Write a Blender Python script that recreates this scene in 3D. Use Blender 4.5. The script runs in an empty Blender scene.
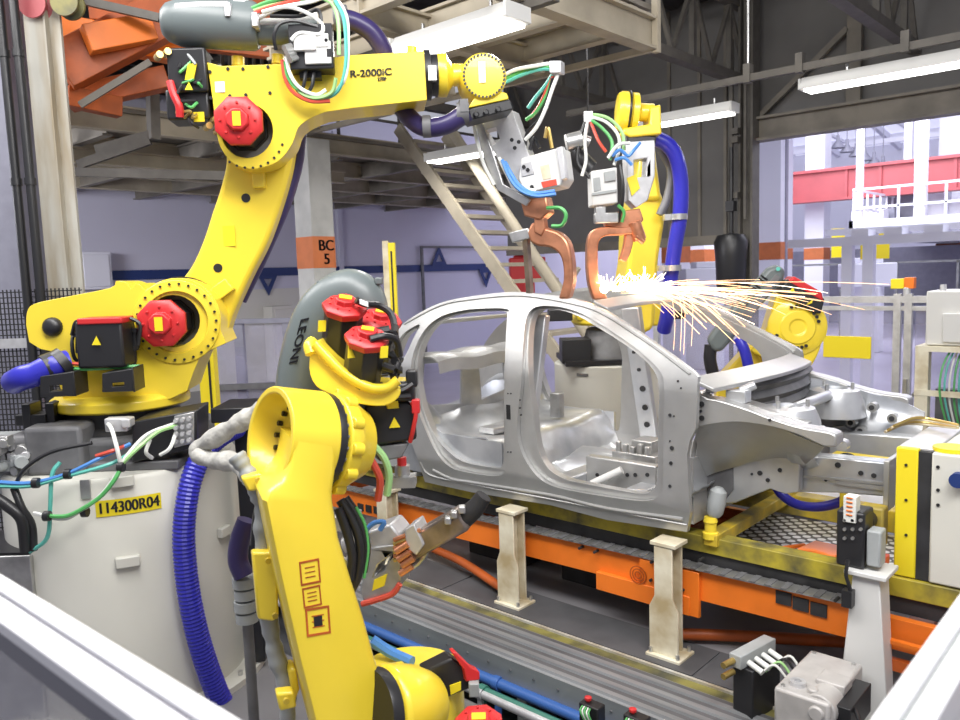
import bpy, bmesh, math, random
from math import sin, cos, pi, radians, atan2, sqrt
from mathutils import Vector as V, Matrix
from mathutils.geometry import tessellate_polygon
random.seed(7)
SC = bpy.context.scene
COL = SC.collection

# ------------------------------------------------------------------ camera
FPX, CH = 790.0, 1.95
_a, _p, _r = radians(47.5), radians(6.2), radians(1.9)
FW = V((-cos(_a)*cos(_p), sin(_a)*cos(_p), -sin(_p)))
_rt = FW.cross(V((0, 0, 1))).normalized()
_up = _rt.cross(FW)
RT = cos(_r)*_rt - sin(_r)*_up
UP = cos(_r)*_up + sin(_r)*_rt
EYE = V((0, 0, CH))
FH = V((FW.x, FW.y, 0)).normalized()      # horizontal view direction
RH = V((FH.y, -FH.x, 0))                  # horizontal right
cd = bpy.data.cameras.new('camera')
co = bpy.data.objects.new('camera', cd)
COL.objects.link(co)
co.matrix_world = Matrix(((RT.x, UP.x, -FW.x, 0), (RT.y, UP.y, -FW.y, 0), (RT.z, UP.z, -FW.z, CH), (0, 0, 0, 1)))
cd.sensor_width = 36; cd.lens = FPX/960*36; cd.clip_start = .05; cd.clip_end = 200
cd.dof.use_dof = True; cd.dof.focus_distance = 4.0; cd.dof.aperture_fstop = 4.5
SC.camera = co

def at(px, py, X=None, Y=None, Z=None, d=None):
    v = FW + RT*((px-480)/FPX) - UP*((py-360)/FPX)
    if X is not None: t = X/v.x
    elif Y is not None: t = Y/v.y
    elif Z is not None: t = (Z-CH)/v.z
    else: t = d
    return EYE + v*t

class Plane:
    """vertical working plane of a machine: point + horizontal normal towards the viewer's side"""
    def __init__(s, o, n): s.o, s.n = o, n
    def __call__(s, px, py, off=0):
        v = FW + RT*((px-480)/FPX) - UP*((py-360)/FPX)
        q = s.o + s.n*off
        return EYE + v*(((q-EYE).dot(s.n))/v.dot(s.n))
    def L(s, pts, off=0): return [s(a, b, off) for a, b in pts]

# ------------------------------------------------------------------ materials
M = {}
def mat(name, col, rough=.5, metal=0, noise=0, nscale=8, bump=0, bscale=60, emit=None, es=0, spec=None, coat=0, noise_col=None, stretch=None):
    m = bpy.data.materials.new(name); m.use_nodes = True
    nt = m.node_tree; b = nt.nodes['Principled BSDF']
    b.inputs['Base Color'].default_value = (*col, 1); b.inputs['Roughness'].default_value = rough
    b.inputs['Metallic'].default_value = metal
    if spec is not None: b.inputs['Specular IOR Level'].default_value = spec
    if coat: b.inputs['Coat Weight'].default_value = coat
    if emit:
        b.inputs['Emission Color'].default_value = (*emit, 1); b.inputs['Emission Strength'].default_value = es
    tc = None
    def coords():
        t = nt.nodes.new('ShaderNodeTexCoord')
        if stretch:
            mp = nt.nodes.new('ShaderNodeMapping'); mp.inputs['Scale'].default_value = stretch
            nt.links.new(t.outputs['Object'], mp.inputs['Vector']); return mp.outputs['Vector']
        return t.outputs['Object']
    if noise:
        n = nt.nodes.new('ShaderNodeTexNoise'); n.inputs['Scale'].default_value = nscale; n.inputs['Detail'].default_value = 4
        nt.links.new(coords(), n.inputs['Vector'])
        r = nt.nodes.new('ShaderNodeValToRGB')
        c2 = noise_col or tuple(max(0, c*(1-noise)) for c in col)
        r.color_ramp.elements[0].color = (*c2, 1); r.color_ramp.elements[1].color = (*tuple(min(1, c*(1+noise*.35)) for c in col), 1)
        r.color_ramp.elements[0].position = .32; r.color_ramp.elements[1].position = .62
        nt.links.new(n.outputs['Fac'], r.inputs['Fac']); nt.links.new(r.outputs['Color'], b.inputs['Base Color'])
    if bump:
        n = nt.nodes.new('ShaderNodeTexNoise'); n.inputs['Scale'].default_value = bscale
        nt.links.new(coords(), n.inputs['Vector'])
        bm_ = nt.nodes.new('ShaderNodeBump'); bm_.inputs['Strength'].default_value = bump; bm_.inputs['Distance'].default_value = .01
        nt.links.new(n.outputs['Fac'], bm_.inputs['Height']); nt.links.new(bm_.outputs['Normal'], b.inputs['Normal'])
    M[name] = m; return m
mat('yellow', (.90, .68, .045), .33, noise=.06, nscale=3, coat=.3)
mat('yellow_dull', (.62, .44, .03), .5, noise=.35, nscale=6, noise_col=(.20, .17, .06))
mat('olive_dark', (.20, .18, .05), .5, noise=.5, nscale=7, noise_col=(.06, .06, .04))
mat('olive', (.42, .34, .03), .5, noise=.5, nscale=7, noise_col=(.10, .09, .04))
mat('sign_yellow', (.85, .68, .02), .45)
mat('car', (.50, .50, .49), .34, .6, noise=.10, nscale=5)
mat('car_in', (.58, .59, .60), .30, .6, noise=.25, nscale=3, noise_col=(.38, .40, .43))
mat('steel', (.55, .55, .54), .35, .8, noise=.25, nscale=12)
mat('alu', (.60, .60, .61), .38, .4, noise=.15, nscale=14)
mat('cast', (.50, .48, .46), .5, .15, noise=.15, nscale=10)
mat('rail_white', (.86, .86, .88), .4, .1)
mat('rail_grey', (.22, .22, .25), .5, .2)
mat('grey', (.36, .38, .38), .45, noise=.12)
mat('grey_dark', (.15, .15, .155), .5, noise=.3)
mat('leoni', (.135, .16, .16), .36)
mat('white', (.66, .66, .64), .45)
mat('drum', (.66, .65, .58), .4, noise=.05, nscale=2)
mat('cream', (.70, .66, .52), .5, noise=.35, nscale=5, noise_col=(.46, .36, .20))
mat('black', (.018, .018, .02), .38)
mat('black_matt', (.025, .025, .027), .65, noise=.5)
mat('red', (.60, .028, .03), .38)
mat('orange', (.86, .20, .02), .38, noise=.15, nscale=4)
mat('orange_dark', (.48, .10, .015), .5, noise=.3, nscale=5)
mat('blue', (.03, .03, .42), .32)
mat('blue_cable', (.08, .25, .62), .4)
mat('blue_paint', (.012, .035, .16), .5)
mat('purple', (.035, .025, .10), .35)
mat('green', (.10, .42, .12), .4)
mat('green_light', (.35, .62, .25), .4)
mat('teal', (.12, .50, .42), .4)
mat('cable_white', (.75, .76, .72), .4)
mat('cable_red', (.60, .08, .05), .4)
mat('copper', (.62, .27, .15), .36, .65, noise=.35, nscale=10)
mat('shank', (.30, .25, .22), .35, .7, noise=.4, nscale=10)
mat('brass', (.62, .45, .15), .35, .8)
mat('beam', (.42, .37, .28), .55, noise=.2, nscale=3)
mat('beam_dark', (.20, .18, .15), .6, noise=.3, nscale=3)
mat('roof_dark', (.04, .037, .036), .7, noise=.3, nscale=3)
mat('truss', (.12, .11, .095), .6, noise=.2)
mat('wall_lilac', (.62, .61, .72), .6, noise=.05, nscale=.6)
mat('wall_cream', (.70, .68, .62), .6, noise=.06, nscale=.7)
mat('partition', (.15, .145, .14), .6, noise=.15, nscale=1.5)
mat('concrete_col', (.47, .47, .45), .65, noise=.2, nscale=3)
mat('old_white', (.46, .45, .40), .55, noise=.3, nscale=4, noise_col=(.34, .28, .19), stretch=(2, 2, .35))
mat('band_orange', (.55, .16, .05), .55, noise=.1)
mat('floor', (.22, .215, .225), .35, noise=.2, nscale=1.2)
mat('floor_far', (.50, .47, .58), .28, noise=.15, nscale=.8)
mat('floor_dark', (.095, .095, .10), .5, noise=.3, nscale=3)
mat('deck', (.30, .31, .32), .42, .35, noise=.3, nscale=4, stretch=(.25, 2, 2))
mat('crane_red', (.42, .08, .09), .5, noise=.1, nscale=2)
mat('hall_white', (.78, .78, .86), .5)
mat('hall_grey', (.26, .26, .32), .5, noise=.1)
mat('hall_roof_glow', (.70, .70, .80), .6, noise=.08, emit=(.74, .75, .95), es=.5)  # roof sheets carry an added glow that brightens the far hall
mat('lamp', (.9, .9, .9), .4, emit=(1, .98, .94), es=5)
mat('spark', (1, .8, .5), .5, emit=(1, .50, .24), es=2.4)
mat('spark_hot', (1, .9, .7), .5, emit=(1, .86, .66), es=5)
mat('fabric', (.50, .49, .45), .7, noise=.3, nscale=14, bump=.5, bscale=40)
mat('pipe_blue', (.05, .14, .42), .4)
mat('pipe_green', (.05, .20, .15), .4)
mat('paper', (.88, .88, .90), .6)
def glassmat(name, tint, fac, rough=.1):
    m = bpy.data.materials.new(name); m.use_nodes = True; nt = m.node_tree
    nt.nodes.clear()
    o = nt.nodes.new('ShaderNodeOutputMaterial'); mx = nt.nodes.new('ShaderNodeMixShader')
    t = nt.nodes.new('ShaderNodeBsdfTransparent'); t.inputs[0].default_value = (.93, .93, .95, 1)
    p = nt.nodes.new('ShaderNodeBsdfPrincipled'); p.inputs['Base Color'].default_value = (*tint, 1); p.inputs['Roughness'].default_value = rough
    n = nt.nodes.new('ShaderNodeTexNoise'); n.inputs['Scale'].default_value = 3
    ma = nt.nodes.new('ShaderNodeMath'); ma.operation = 'MULTIPLY'; ma.inputs[1].default_value = fac*2
    nt.links.new(n.outputs['Fac'], ma.inputs[0]); nt.links.new(ma.outputs[0], mx.inputs[0])
    nt.links.new(t.outputs[0], mx.inputs[1]); nt.links.new(p.outputs[0], mx.inputs[2]); nt.links.new(mx.outputs[0], o.inputs[0])
    M[name] = m
glassmat('poly', (.62, .60, .78), .16)
glassmat('poly_front', (.45, .45, .50), .45)
def plate_mat():
    m = mat('perforated', (.10, .10, .10), .5, .4); nt = m.node_tree; b = nt.nodes['Principled BSDF']
    t = nt.nodes.new('ShaderNodeTexCoord'); mp = nt.nodes.new('ShaderNodeMapping'); mp.inputs['Scale'].default_value = (18, 18, 0)
    mp.inputs['Rotation'].default_value = (0, 0, radians(45))
    v = nt.nodes.new('ShaderNodeTexVoronoi'); v.inputs['Randomness'].default_value = 0; v.inputs['Scale'].default_value = 1
    r = nt.nodes.new('ShaderNodeValToRGB'); r.color_ramp.elements[0].position = .36; r.color_ramp.elements[1].position = .42
    r.color_ramp.elements[0].color = (.85, .85, .85, 1); r.color_ramp.elements[1].color = (.10, .09, .08, 1)
    nt.links.new(t.outputs['Object'], mp.inputs[0]); nt.links.new(mp.outputs[0], v.inputs['Vector'])
    nt.links.new(v.outputs['Distance'], r.inputs[0]); nt.links.new(r.outputs[0], b.inputs['Base Color'])
plate_mat()

# ------------------------------------------------------------------ mesh builder
def spl(pts, n=6, closed=False):
    """Catmull-Rom through the points (tuples or Vectors)"""
    P = [V(p) for p in pts]; out = []; k = len(P)
    rng = range(k) if closed else range(k-1)
    for i in rng:
        p1, p2 = P[i], P[(i+1) % k]
        p0 = P[i-1] if (closed or i > 0) else p1*2-p2
        p3 = P[(i+2) % k] if (closed or i < k-2) else p2*2-p1
        for j in range(n):
            t = j/n
            out.append(.5*((2*p1)+(p2-p0)*t+(2*p0-5*p1+4*p2-p3)*t*t+(3*p1-p0-3*p2+p3)*t**3))
    if not closed: out.append(P[-1])
    return out
def arcpx(cx, cy, rx, ry=None, n=28, a0=0, a1=2*pi, end=False):
    ry = ry or rx; m = n if not end else n-1
    return [(cx+rx*cos(a0+(a1-a0)*i/m), cy+ry*sin(a0+(a1-a0)*i/m)) for i in range(n)]
def frame(ax):
    ax = V(ax).normalized(); h = V((0, 0, 1)) if abs(ax.z) < .9 else V((1, 0, 0))
    u = ax.cross(h).normalized(); return u, ax.cross(u).normalized(), ax

EACH = {'latch', 'seat_latch', 'bolt_hole', 'cutout', 'stop_block', 'clip', 'bolt', 'stud', 'brass_plug', 'warning_label', 'lifting_boss', 'lifting_slot', 'copper_rod', 'cover_plate', 'anchor_bolt', 'arm_hole', 'cable_tie', 'clamp', 'thick_cable', 'connector_block', 'plug', 'breather', 'hose_clamp', 'stud_plate', 'hinge_bracket', 'ring_bolt', 'side_bolt'}
class MB:
    def __init__(s): s.v, s.f, s.m = [], [], []
    def add(s, vs, fs, m=0):
        b = len(s.v); s.v += [V(x) for x in vs]
        for f in fs: s.f.append([b+i for i in f]); s.m.append(m)
        return s
    def hexa(s, c, m=0):   # 8 corners: bottom loop 0-3, top loop 4-7
        return s.add(c, [(0, 3, 2, 1), (4, 5, 6, 7), (0, 1, 5, 4), (1, 2, 6, 5), (2, 3, 7, 6), (3, 0, 4, 7)], m)
    def box(s, lo, hi, m=0):
        (a, b, c), (d, e, f) = lo, hi
        return s.hexa([(a, b, c), (d, b, c), (d, e, c), (a, e, c), (a, b, f), (d, b, f), (d, e, f), (a, e, f)], m)
    def obox(s, c, ax, ay, az, m=0):   # centre + half-extent vectors
        c, ax, ay, az = V(c), V(ax), V(ay), V(az)
        return s.hexa([c-ax-ay-az, c+ax-ay-az, c+ax+ay-az, c-ax+ay-az, c-ax-ay+az, c+ax-ay+az, c+ax+ay+az, c-ax+ay+az], m)
    def bar(s, p, q, w, h=None, up=(0, 0, 1), m=0):
        p, q = V(p), V(q); h = h or w; d = (q-p); L = d.length; d = d/L
        up = V(up)
        if abs(d.dot(up.normalized())) > .98: up = V((1, 0, 0))
        sd = d.cross(up).normalized(); u = sd.cross(d)
        return s.obox((p+q)/2, d*L/2, sd*w/2, u*h/2, m)
    def ibeam(s, p, q, w, h, t=.02, m=0):
        p, q = V(p), V(q); z = V((0, 0, 1))
        s.bar(p+z*(h/2-t/2), q+z*(h/2-t/2), w, t, m=m); s.bar(p-z*(h/2-t/2), q-z*(h/2-t/2), w, t, m=m); s.bar(p, q, t, h-2*t, m=m)
        return s
    def cyl(s, p, q, r, r2=None, n=20, m=0, cap=True, rot=0):
        p, q = V(p), V(q); r2 = r if r2 is None else r2; u, w, a = frame(q-p)
        vs = []
        for o, rr in ((p, r), (q, r2)):
            for i in range(n):
                t = 2*pi*i/n+rot; vs.append(o+(u*cos(t)+w*sin(t))*rr)
        fs = [(i, (i+1) % n, n+(i+1) % n, n+i) for i in range(n)]
        if cap: fs += [tuple(range(n-1, -1, -1)), tuple(range(n, 2*n))]
        return s.add(vs, fs, m)
    def lathe(s, o, ax, prof, n=32, m=0, rot=0, cap=True):   # prof: (r, h)
        o = V(o); u, w, a = frame(ax); vs, fs = [], []
        for r, h in prof:
            for i in range(n):
                t = 2*pi*i/n+rot; vs.append(o+a*h+(u*cos(t)+w*sin(t))*max(r, 1e-4))
        for k in range(len(prof)-1):
            for i in range(n):
                j = (i+1) % n; fs.append((k*n+i, k*n+j, (k+1)*n+j, (k+1)*n+i))
        if cap and prof[0][0] > .002: fs.append(tuple(range(n-1, -1, -1)))
        if cap and prof[-1][0] > .002: fs.append(tuple(range((len(prof)-1)*n, len(prof)*n)))
        return s.add(vs, fs, m)
    def tube(s, pts, r, n=8, sub=6, m=0, rib=0, step=None):
        P = spl(pts, sub) if sub > 1 else [V(p) for p in pts]
        if step:      # resample at an even spacing, for ribbed hoses
            Q = [P[0]]; acc = 0
            for i in range(1, len(P)):
                a, b = P[i-1], P[i]; L = (b-a).length; t = step-acc
                while t <= L: Q.append(a+(b-a)*(t/L)); t += step
                acc = L-(t-step)
            P = Q
        vs, fs = [], []; u = None
        for i, p in enumerate(P):
            d = (P[min(i+1, len(P)-1)]-P[max(i-1, 0)]).normalized()
            if u is None: u = frame(d)[0]
            u = (u-d*u.dot(d)).normalized(); w = d.cross(u)
            R = r(i/(len(P)-1)) if callable(r) else r
            if rib: R *= 1+(rib if i % 2 else 0)
            for k in range(n): vs.append(p+(u*cos(2*pi*k/n)+w*sin(2*pi*k/n))*R)
        for i in range(len(P)-1):
            for k in range(n): fs.append((i*n+k, i*n+(k+1) % n, (i+1)*n+(k+1) % n, (i+1)*n+k))
        fs += [tuple(range(n-1, -1, -1)), tuple(range((len(P)-1)*n, len(P)*n))]
        return s.add(vs, fs, m)
    def prism(s, pts, vec, holes=(), m=0):
        loops = [[V(p) for p in pts]]+[[V(p) for p in h] for h in holes]; vec = V(vec)
        flat = [p for l in loops for p in l]; N = len(flat)
        vs = flat+[p+vec for p in flat]
        if holes: fs = [tuple(t) for t in tessellate_polygon(loops)]
        else: fs = [tuple(range(N))]
        fs = fs+[tuple(N+i for i in reversed(f)) for f in fs]
        b = 0
        for l in loops:
            k = len(l)
            for i in range(k): fs.append((b+i, b+(i+1) % k, N+b+(i+1) % k, N+b+i))
            b += k
        return s.add(vs, fs, m)
    def loft(s, secs, m=0):     # equal-length loops
        k = len(secs[0]); vs = [p for q in secs for p in q]; fs = []
        for i in range(len(secs)-1):
            for j in range(k): fs.append((i*k+j, i*k+(j+1) % k, (i+1)*k+(j+1) % k, (i+1)*k+j))
        fs += [tuple(range(k-1, -1, -1)), tuple(range((len(secs)-1)*k, len(secs)*k))]
        return s.add(vs, fs, m)
    def sheet(s, rows, th=0, nrm=None, m=0):   # grid of points -> surface, with a real thickness along nrm
        R, C = len(rows), len(rows[0]); vs = [V(p) for r in rows for p in r]; fs = []
        for i in range(R-1):
            for j in range(C-1): fs.append((i*C+j, i*C+j+1, (i+1)*C+j+1, (i+1)*C+j))
        if th:
            N = len(vs); n_ = V(nrm).normalized()*th; vs = vs+[p+n_ for p in vs]
            fs += [tuple(N+i for i in reversed(f)) for f in fs[:]]
            edge = [j for j in range(C)]+[i*C+C-1 for i in range(1, R)]+[(R-1)*C+j for j in range(C-2, -1, -1)]+[i*C for i in range(R-2, 0, -1)]
            for a in range(len(edge)):
                x, y = edge[a], edge[(a+1) % len(edge)]; fs.append((x, y, N+y, N+x))
        return s.add(vs, fs, m)
    def ball(s, c, r, m=0, n=12):
        return s.lathe(V(c), (0, 0, 1), [(r*sin(pi*i/n), -r*cos(pi*i/n)) for i in range(n+1)], n*2, m)
    def bolts(s, c, ax, R, n, r=.008, h=.008, m=0, a0=0, a1=2*pi):
        u, w, a = frame(ax)
        for i in range(n):
            t = a0+(a1-a0)*i/n; p = V(c)+(u*cos(t)+w*sin(t))*R; s.cyl(p-a*h*.3, p+a*h, r, n=8, m=m)
        return s
    def build(s, name, mats, parent=None, bevel=0, seg=2, smooth=True, ang=38, origin=None):
        if name in EACH and parent is not None:      # one object per separate piece
            par = list(range(len(s.v)))
            def find(i):
                while par[i] != i: par[i] = par[par[i]]; i = par[i]
                return i
            for f in s.f:
                r0 = find(f[0])
                for i in f[1:]: par[find(i)] = r0
            comp = {}
            for f, m in zip(s.f, s.m): comp.setdefault(find(f[0]), []).append((f, m))
            if len(comp) > 1:
                for fl in comp.values():
                    q = MB(); mp = {}
                    for f, m in fl:
                        for i in f:
                            if i not in mp: mp[i] = len(q.v); q.v.append(s.v[i])
                        q.f.append([mp[i] for i in f]); q.m.append(m)
                    o = MB.build(q, name, mats, parent, bevel, seg, smooth, ang, origin)
                return o
        if isinstance(mats, str): mats = [mats]
        if parent is not None: o0 = root_loc(parent)
        elif origin is not None: o0 = V(origin)
        else:
            lo = [min(p[i] for p in s.v) for i in range(3)]; hi = [max(p[i] for p in s.v) for i in range(3)]
            o0 = V(((lo[0]+hi[0])/2, (lo[1]+hi[1])/2, lo[2]))
        me = bpy.data.meshes.new(name)
        me.from_pydata([p-o0 for p in s.v], [], s.f)
        for k in mats: me.materials.append(M[k])
        for p, mi in zip(me.polygons, s.m): p.material_index = mi
        bm = bmesh.new(); bm.from_mesh(me)
        bmesh.ops.recalc_face_normals(bm, faces=bm.faces); bm.to_mesh(me); bm.free()
        if smooth:
            for p in me.polygons: p.use_smooth = True
            me.set_sharp_from_angle(angle=radians(ang))
        ob = bpy.data.objects.new(name, me); COL.objects.link(ob)
        if parent is not None: ob.parent = parent
        else: ob.location = o0
        if bevel:
            bv = ob.modifiers.new('bevel', 'BEVEL'); bv.width = bevel; bv.segments = seg; bv.limit_method = 'ANGLE'; bv.angle_limit = radians(40)
        return ob
def root_loc(o):
    while o.parent is not None: o = o.parent
    return V(o.location)
def tag(o, label, cat, group=None, kind=None):
    if label: o['label'] = label
    if cat: o['category'] = cat
    if group: o['group'] = group
    if kind: o['kind'] = kind
    return o
def thing(name, label, cat, loc, group=None):
    o = bpy.data.objects.new(name, None); o.empty_display_size = .1; COL.objects.link(o); o.location = V(loc)
    return tag(o, label, cat, group)
def struct(mb, name, mats, **k):
    o = mb.build(name, mats, **k); o['kind'] = 'structure'; return o
def copy_tree(o, delta, label, parent=None):
    c = o.copy(); COL.objects.link(c)
    if parent is None:
        c.location = V(o.location)+V(delta); c['label'] = label
    else: c.parent = parent
    for ch in o.children: copy_tree(ch, delta, label, c)
    return c
def text_mb(body, size, ex=.002):
    cu = bpy.data.curves.new('t', 'FONT'); cu.body = body; cu.size = size; cu.extrude = ex; cu.align_x = 'CENTER'; cu.align_y = 'CENTER'
    ob = bpy.data.objects.new('t', cu); COL.objects.link(ob)
    dg = bpy.context.evaluated_depsgraph_get(); me = bpy.data.meshes.new_from_object(ob.evaluated_get(dg))
    vs = [v.co.copy() for v in me.vertices]; fs = [tuple(p.vertices) for p in me.polygons]
    bpy.data.objects.remove(ob); bpy.data.curves.remove(cu); bpy.data.meshes.remove(me)
    return vs, fs
def text_on(mb, body, size, o, xd, yd, m=0, bold=0, wide=1):
    vs, fs = text_mb(body, size); xd, yd = V(xd).normalized(), V(yd).normalized(); n = xd.cross(yd)
    offs = [0] if not bold else [-bold, 0, bold]
    for b in offs: mb.add([V(o)+xd*(v.x*wide+b)+yd*v.y+n*v.z for v in vs], fs, m)
# ================================================================== SETTING
mb = MB()
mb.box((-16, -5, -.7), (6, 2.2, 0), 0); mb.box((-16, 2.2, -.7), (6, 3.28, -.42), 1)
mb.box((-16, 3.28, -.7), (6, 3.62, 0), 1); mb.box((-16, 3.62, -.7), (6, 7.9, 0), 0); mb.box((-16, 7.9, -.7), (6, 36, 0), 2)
struct(mb, 'floor', ['floor', 'floor_dark', 'floor_far'], smooth=False)
mb = MB(); mb.box((-13.9, -2, 0), (-13.5, 36, 5.4), 0); mb.box((-13.5, -2, 0), (-13.47, 10.4, 1.8), 1)
mb.box((-13.5, 10.4, 0), (-13.42, 10.5, 5), 0)
struct(mb, 'wall_back', ['wall_lilac', 'wall_cream'], smooth=False)
# painted stripe with triangles, a thin raised band of paint
mb = MB()
def wl(px, py, o=0): return at(px, py, X=-13.46+o)
s0, s1 = wl(60, 281.5), wl(492, 266)
mb.box((-13.466, s0.y, 2.05), (-13.45, s1.y, 2.21))
for cx, up in ((267, -1), (439, 1), (485, -1)):
    c = wl(cx, 280-(cx-100)*.034); h = .40 if cx < 300 else .46
    z0 = 2.07 if up < 0 else 2.19
    A, B, C = V((-13.45, c.y-h*.55, z0)), V((-13.45, c.y+h*.55, z0)), V((-13.45, c.y, z0+up*h))
    G = (A+B+C)/3; inner = [G+(p-G)*.42 for p in (A, B, C)]
    mb.prism([A, B, C], (.02, 0, 0), holes=[inner])
struct(mb, 'trim_1', 'blue_paint', smooth=False)
# bulkhead wall over the opening (parallel to the line) and the header
mb = MB()
xl, xr = at(505, 150, Y=9.5).x, at(752, 150, Y=9.5).x
mb.box((xl, 9.5, 2.28), (xr, 9.7, 5.3), 0)
mb.box((xr, 9.55, 3.62), (5, 9.7, 5.3), 0)
mb.box((xl, 9.46, 2.22), (xr, 9.5, 2.34), 1)
for px in (670, 700, 726): mb.box((at(px, 150, Y=9.5).x-.02, 9.47, 2.3), (at(px, 150, Y=9.5).x+.02, 9.5, 5.2), 1)
struct(mb, 'wall_right', ['partition', 'beam_dark'], smooth=False)
mb = MB(); mb.ibeam((xr-.1, 9.42, 3.55), (5, 9.42, 3.55), .2, .28, .03)
mb.box((xr+1.1, 9.42, 3.69), (xr+1.25, 9.5, 5.2)); mb.bar((xr+.1, 9.45, 3.7), (xr+1.1, 9.45, 4.5), .06)
struct(mb, 'trim_2', 'beam_dark', smooth=False)
mb = MB(); x = at(748, 150, Y=9.3).x
mb.box((x-.09, 9.22, 0), (x-.06, 9.42, 5.2)); mb.box((x+.06, 9.22, 0), (x+.09, 9.42, 5.2)); mb.box((x-.06, 9.3, 0), (x+.06, 9.33, 5.2))
for z in (3.4, 3.5, 2.75): mb.box((x-.14, 9.14, z), (x-.06, 9.24, z+.07))
mb.bar((x+.02, 9.18, 2.5), (x+.02, 9.18, 5), .03); mb.bar((x-.16, 9.2, .4), (x-.16, 9.2, 4.6), .04)
struct(mb, 'trim_3', 'truss', smooth=False)
# ceiling: corrugated dark sheet on purlins
mb = MB(); rows = []
for i in range(181):
    xx = -14+i*.1; zz = 5.25+(.035 if (i//2) % 2 else -.035)
    rows.append([(xx, 2.9, zz), (xx, 9.6, zz)])
mb.sheet(rows, .02, (0, 0, 1), 0)
for yy in (5.2, 6.3, 7.4, 8.5): mb.bar((-14, yy, 5.15), (4, yy, 5.15), .07, .12, m=1)
struct(mb, 'ceiling', ['roof_dark', 'truss'], smooth=False)
# roof trusses
for k, xx in enumerate((-7.6, -5.95, -4.2, -2.35, -.5)):
    t = thing('roof_truss', ['dark steel roof truss farthest left above the mezzanine', 'dark steel roof truss behind the upper platform corner',
              'dark steel roof truss ending at the steel post beside the opening', 'steel roof truss running up to the header above the long right lamp', 'dark steel roof truss near the right edge of the roof'][k], 'truss', (xx, 8, 4.1), 'roof trusses')
    MB().bar((xx, 5.9, 4.15), (xx, 9.5, 4.15), .12, .1).build('bottom_chord', 'truss', t)
    MB().bar((xx, 5.9, 5.0), (xx, 9.5, 5.0), .1, .1).build('top_chord', 'truss', t)
    for j in range(4):
        y0 = 5.9+j*.9
        MB().bar((xx, y0, 4.19), (xx, y0+.45, 4.96), .045).build('web_member', 'truss', t)
        MB().bar((xx, y0+.9, 4.19), (xx, y0+.45, 4.96), .045).build('web_member', 'truss', t)
        MB().bar((xx, y0+.45, 4.19), (xx, y0+.45, 4.96), .06).build('post_member', 'truss', t)
# concrete column with an orange stencilled band
p = at(316, 252, d=9.0); cx_, cy_ = p.x, p.y; h = .152
mb = MB(); mb.box((cx_-h, cy_-h, 0), (cx_+h, cy_+h, 3.5), 0)
z0, z1 = at(322, 268, d=8.9).z, at(322, 236.5, d=8.9).z
mb.box((cx_-h-.004, cy_-h-.004, z0), (cx_+h+.004, cy_+h+.004, z1), 1)
text_on(mb, 'BC', .17, (cx_+h+.006, cy_+.03, z0+(z1-z0)*.70), (0, 1, 0), (0, 0, 1), 2, bold=.006)
text_on(mb, '5', .17, (cx_+h+.006, cy_+.03, z0+(z1-z0)*.27), (0, 1, 0), (0, 0, 1), 2, bold=.006)
struct(mb, 'trim_4', ['concrete_col', 'band_orange', 'black'], smooth=False)
# white painted column front left, grey column at the frame's edge
def slab_col(name, pts_top, pts_bot, d, m, th, label=None):
    mb = MB()
    for (a, b), (c, e) in zip(zip(pts_top[:-1], pts_top[1:]), zip(pts_bot[:-1], pts_bot[1:])):
        q = [at((a+b)/2, 100, d=d)]
    return mb
p = at(50, 200, d=5.9)
mb = MB(); w = .17
def lx(o, r, f, z): return (o.x+RH.x*r+FH.x*f, o.y+RH.y*r+FH.y*f, z)
def rbox(mb, o, r0, r1, f0, f1, z0, z1, m=0):
    return mb.hexa([lx(o, r0, f0, z0), lx(o, r1, f0, z0), lx(o, r1, f1, z0), lx(o, r0, f1, z0), lx(o, r0, f0, z1), lx(o, r1, f0, z1), lx(o, r1, f1, z1), lx(o, r0, f1, z1)], m)
rbox(mb, p, -.075, .075, 0, .03, 0, 4.6); rbox(mb, p, .075, .09, -.02, .12, 0, 4.6); rbox(mb, p, .09, .17, .04, .07, 0, 4.6); rbox(mb, p, -.07, -.05, .03, .12, 0, 4.6)
struct(mb, 'trim_5', 'old_white', smooth=False)
p2 = at(8, 200, d=6.4); mb = MB(); rbox(mb, p2, -.35, .1, 0, .3, 0, 4.6)
struct(mb, 'trim_6', 'hall_grey', smooth=False)
for i, px in enumerate((18, 32)):
    q = at(px, 200, d=5.75)
    mb = MB().cyl((q.x, q.y, 0), (q.x, q.y, 4.5), .032, n=12)
    for z in (.8, 1.75, 2.7, 3.6): mb.cyl((q.x, q.y, z), (q.x, q.y, z+.05), .04, n=12)
    tag(mb.build('riser_pipe', 'black'), ['black vertical pipe beside the grey column at far left', 'black vertical pipe nearest the white steel column'][i], 'pipe', 'black riser pipes')
# electrical box on back wall
a, b = at(80, 290, X=-13.3), at(108, 252, X=-13.3)
mb = MB().box((-13.46, a.y, a.z), (-13.2, b.y, b.z)); mb.box((-13.2, a.y+.04, a.z+.04), (-13.18, b.y-.04, b.z-.04))
tag(mb.build('wall_cabinet', 'hall_white', bevel=.01), 'pale grey cabinet on the back wall behind the white column', 'cabinet')
for i, (px0, px1, yt) in enumerate(((272, 292, 305), (338, 352, 262))):
    a, b = at(px0, 383, X=-13.3), at(px1, yt, X=-13.3)
    if i == 0:
        mb = MB().box((-13.46, a.y, 0), (-13.15, b.y, b.z)); mb.box((-13.15, a.y+.05, .1), (-13.13, b.y-.05, b.z-.06))
        tag(mb.build('tall_cabinet', 'wall_cream', bevel=.01), 'cream cabinet standing against the back wall left of the column', 'cabinet')
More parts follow.
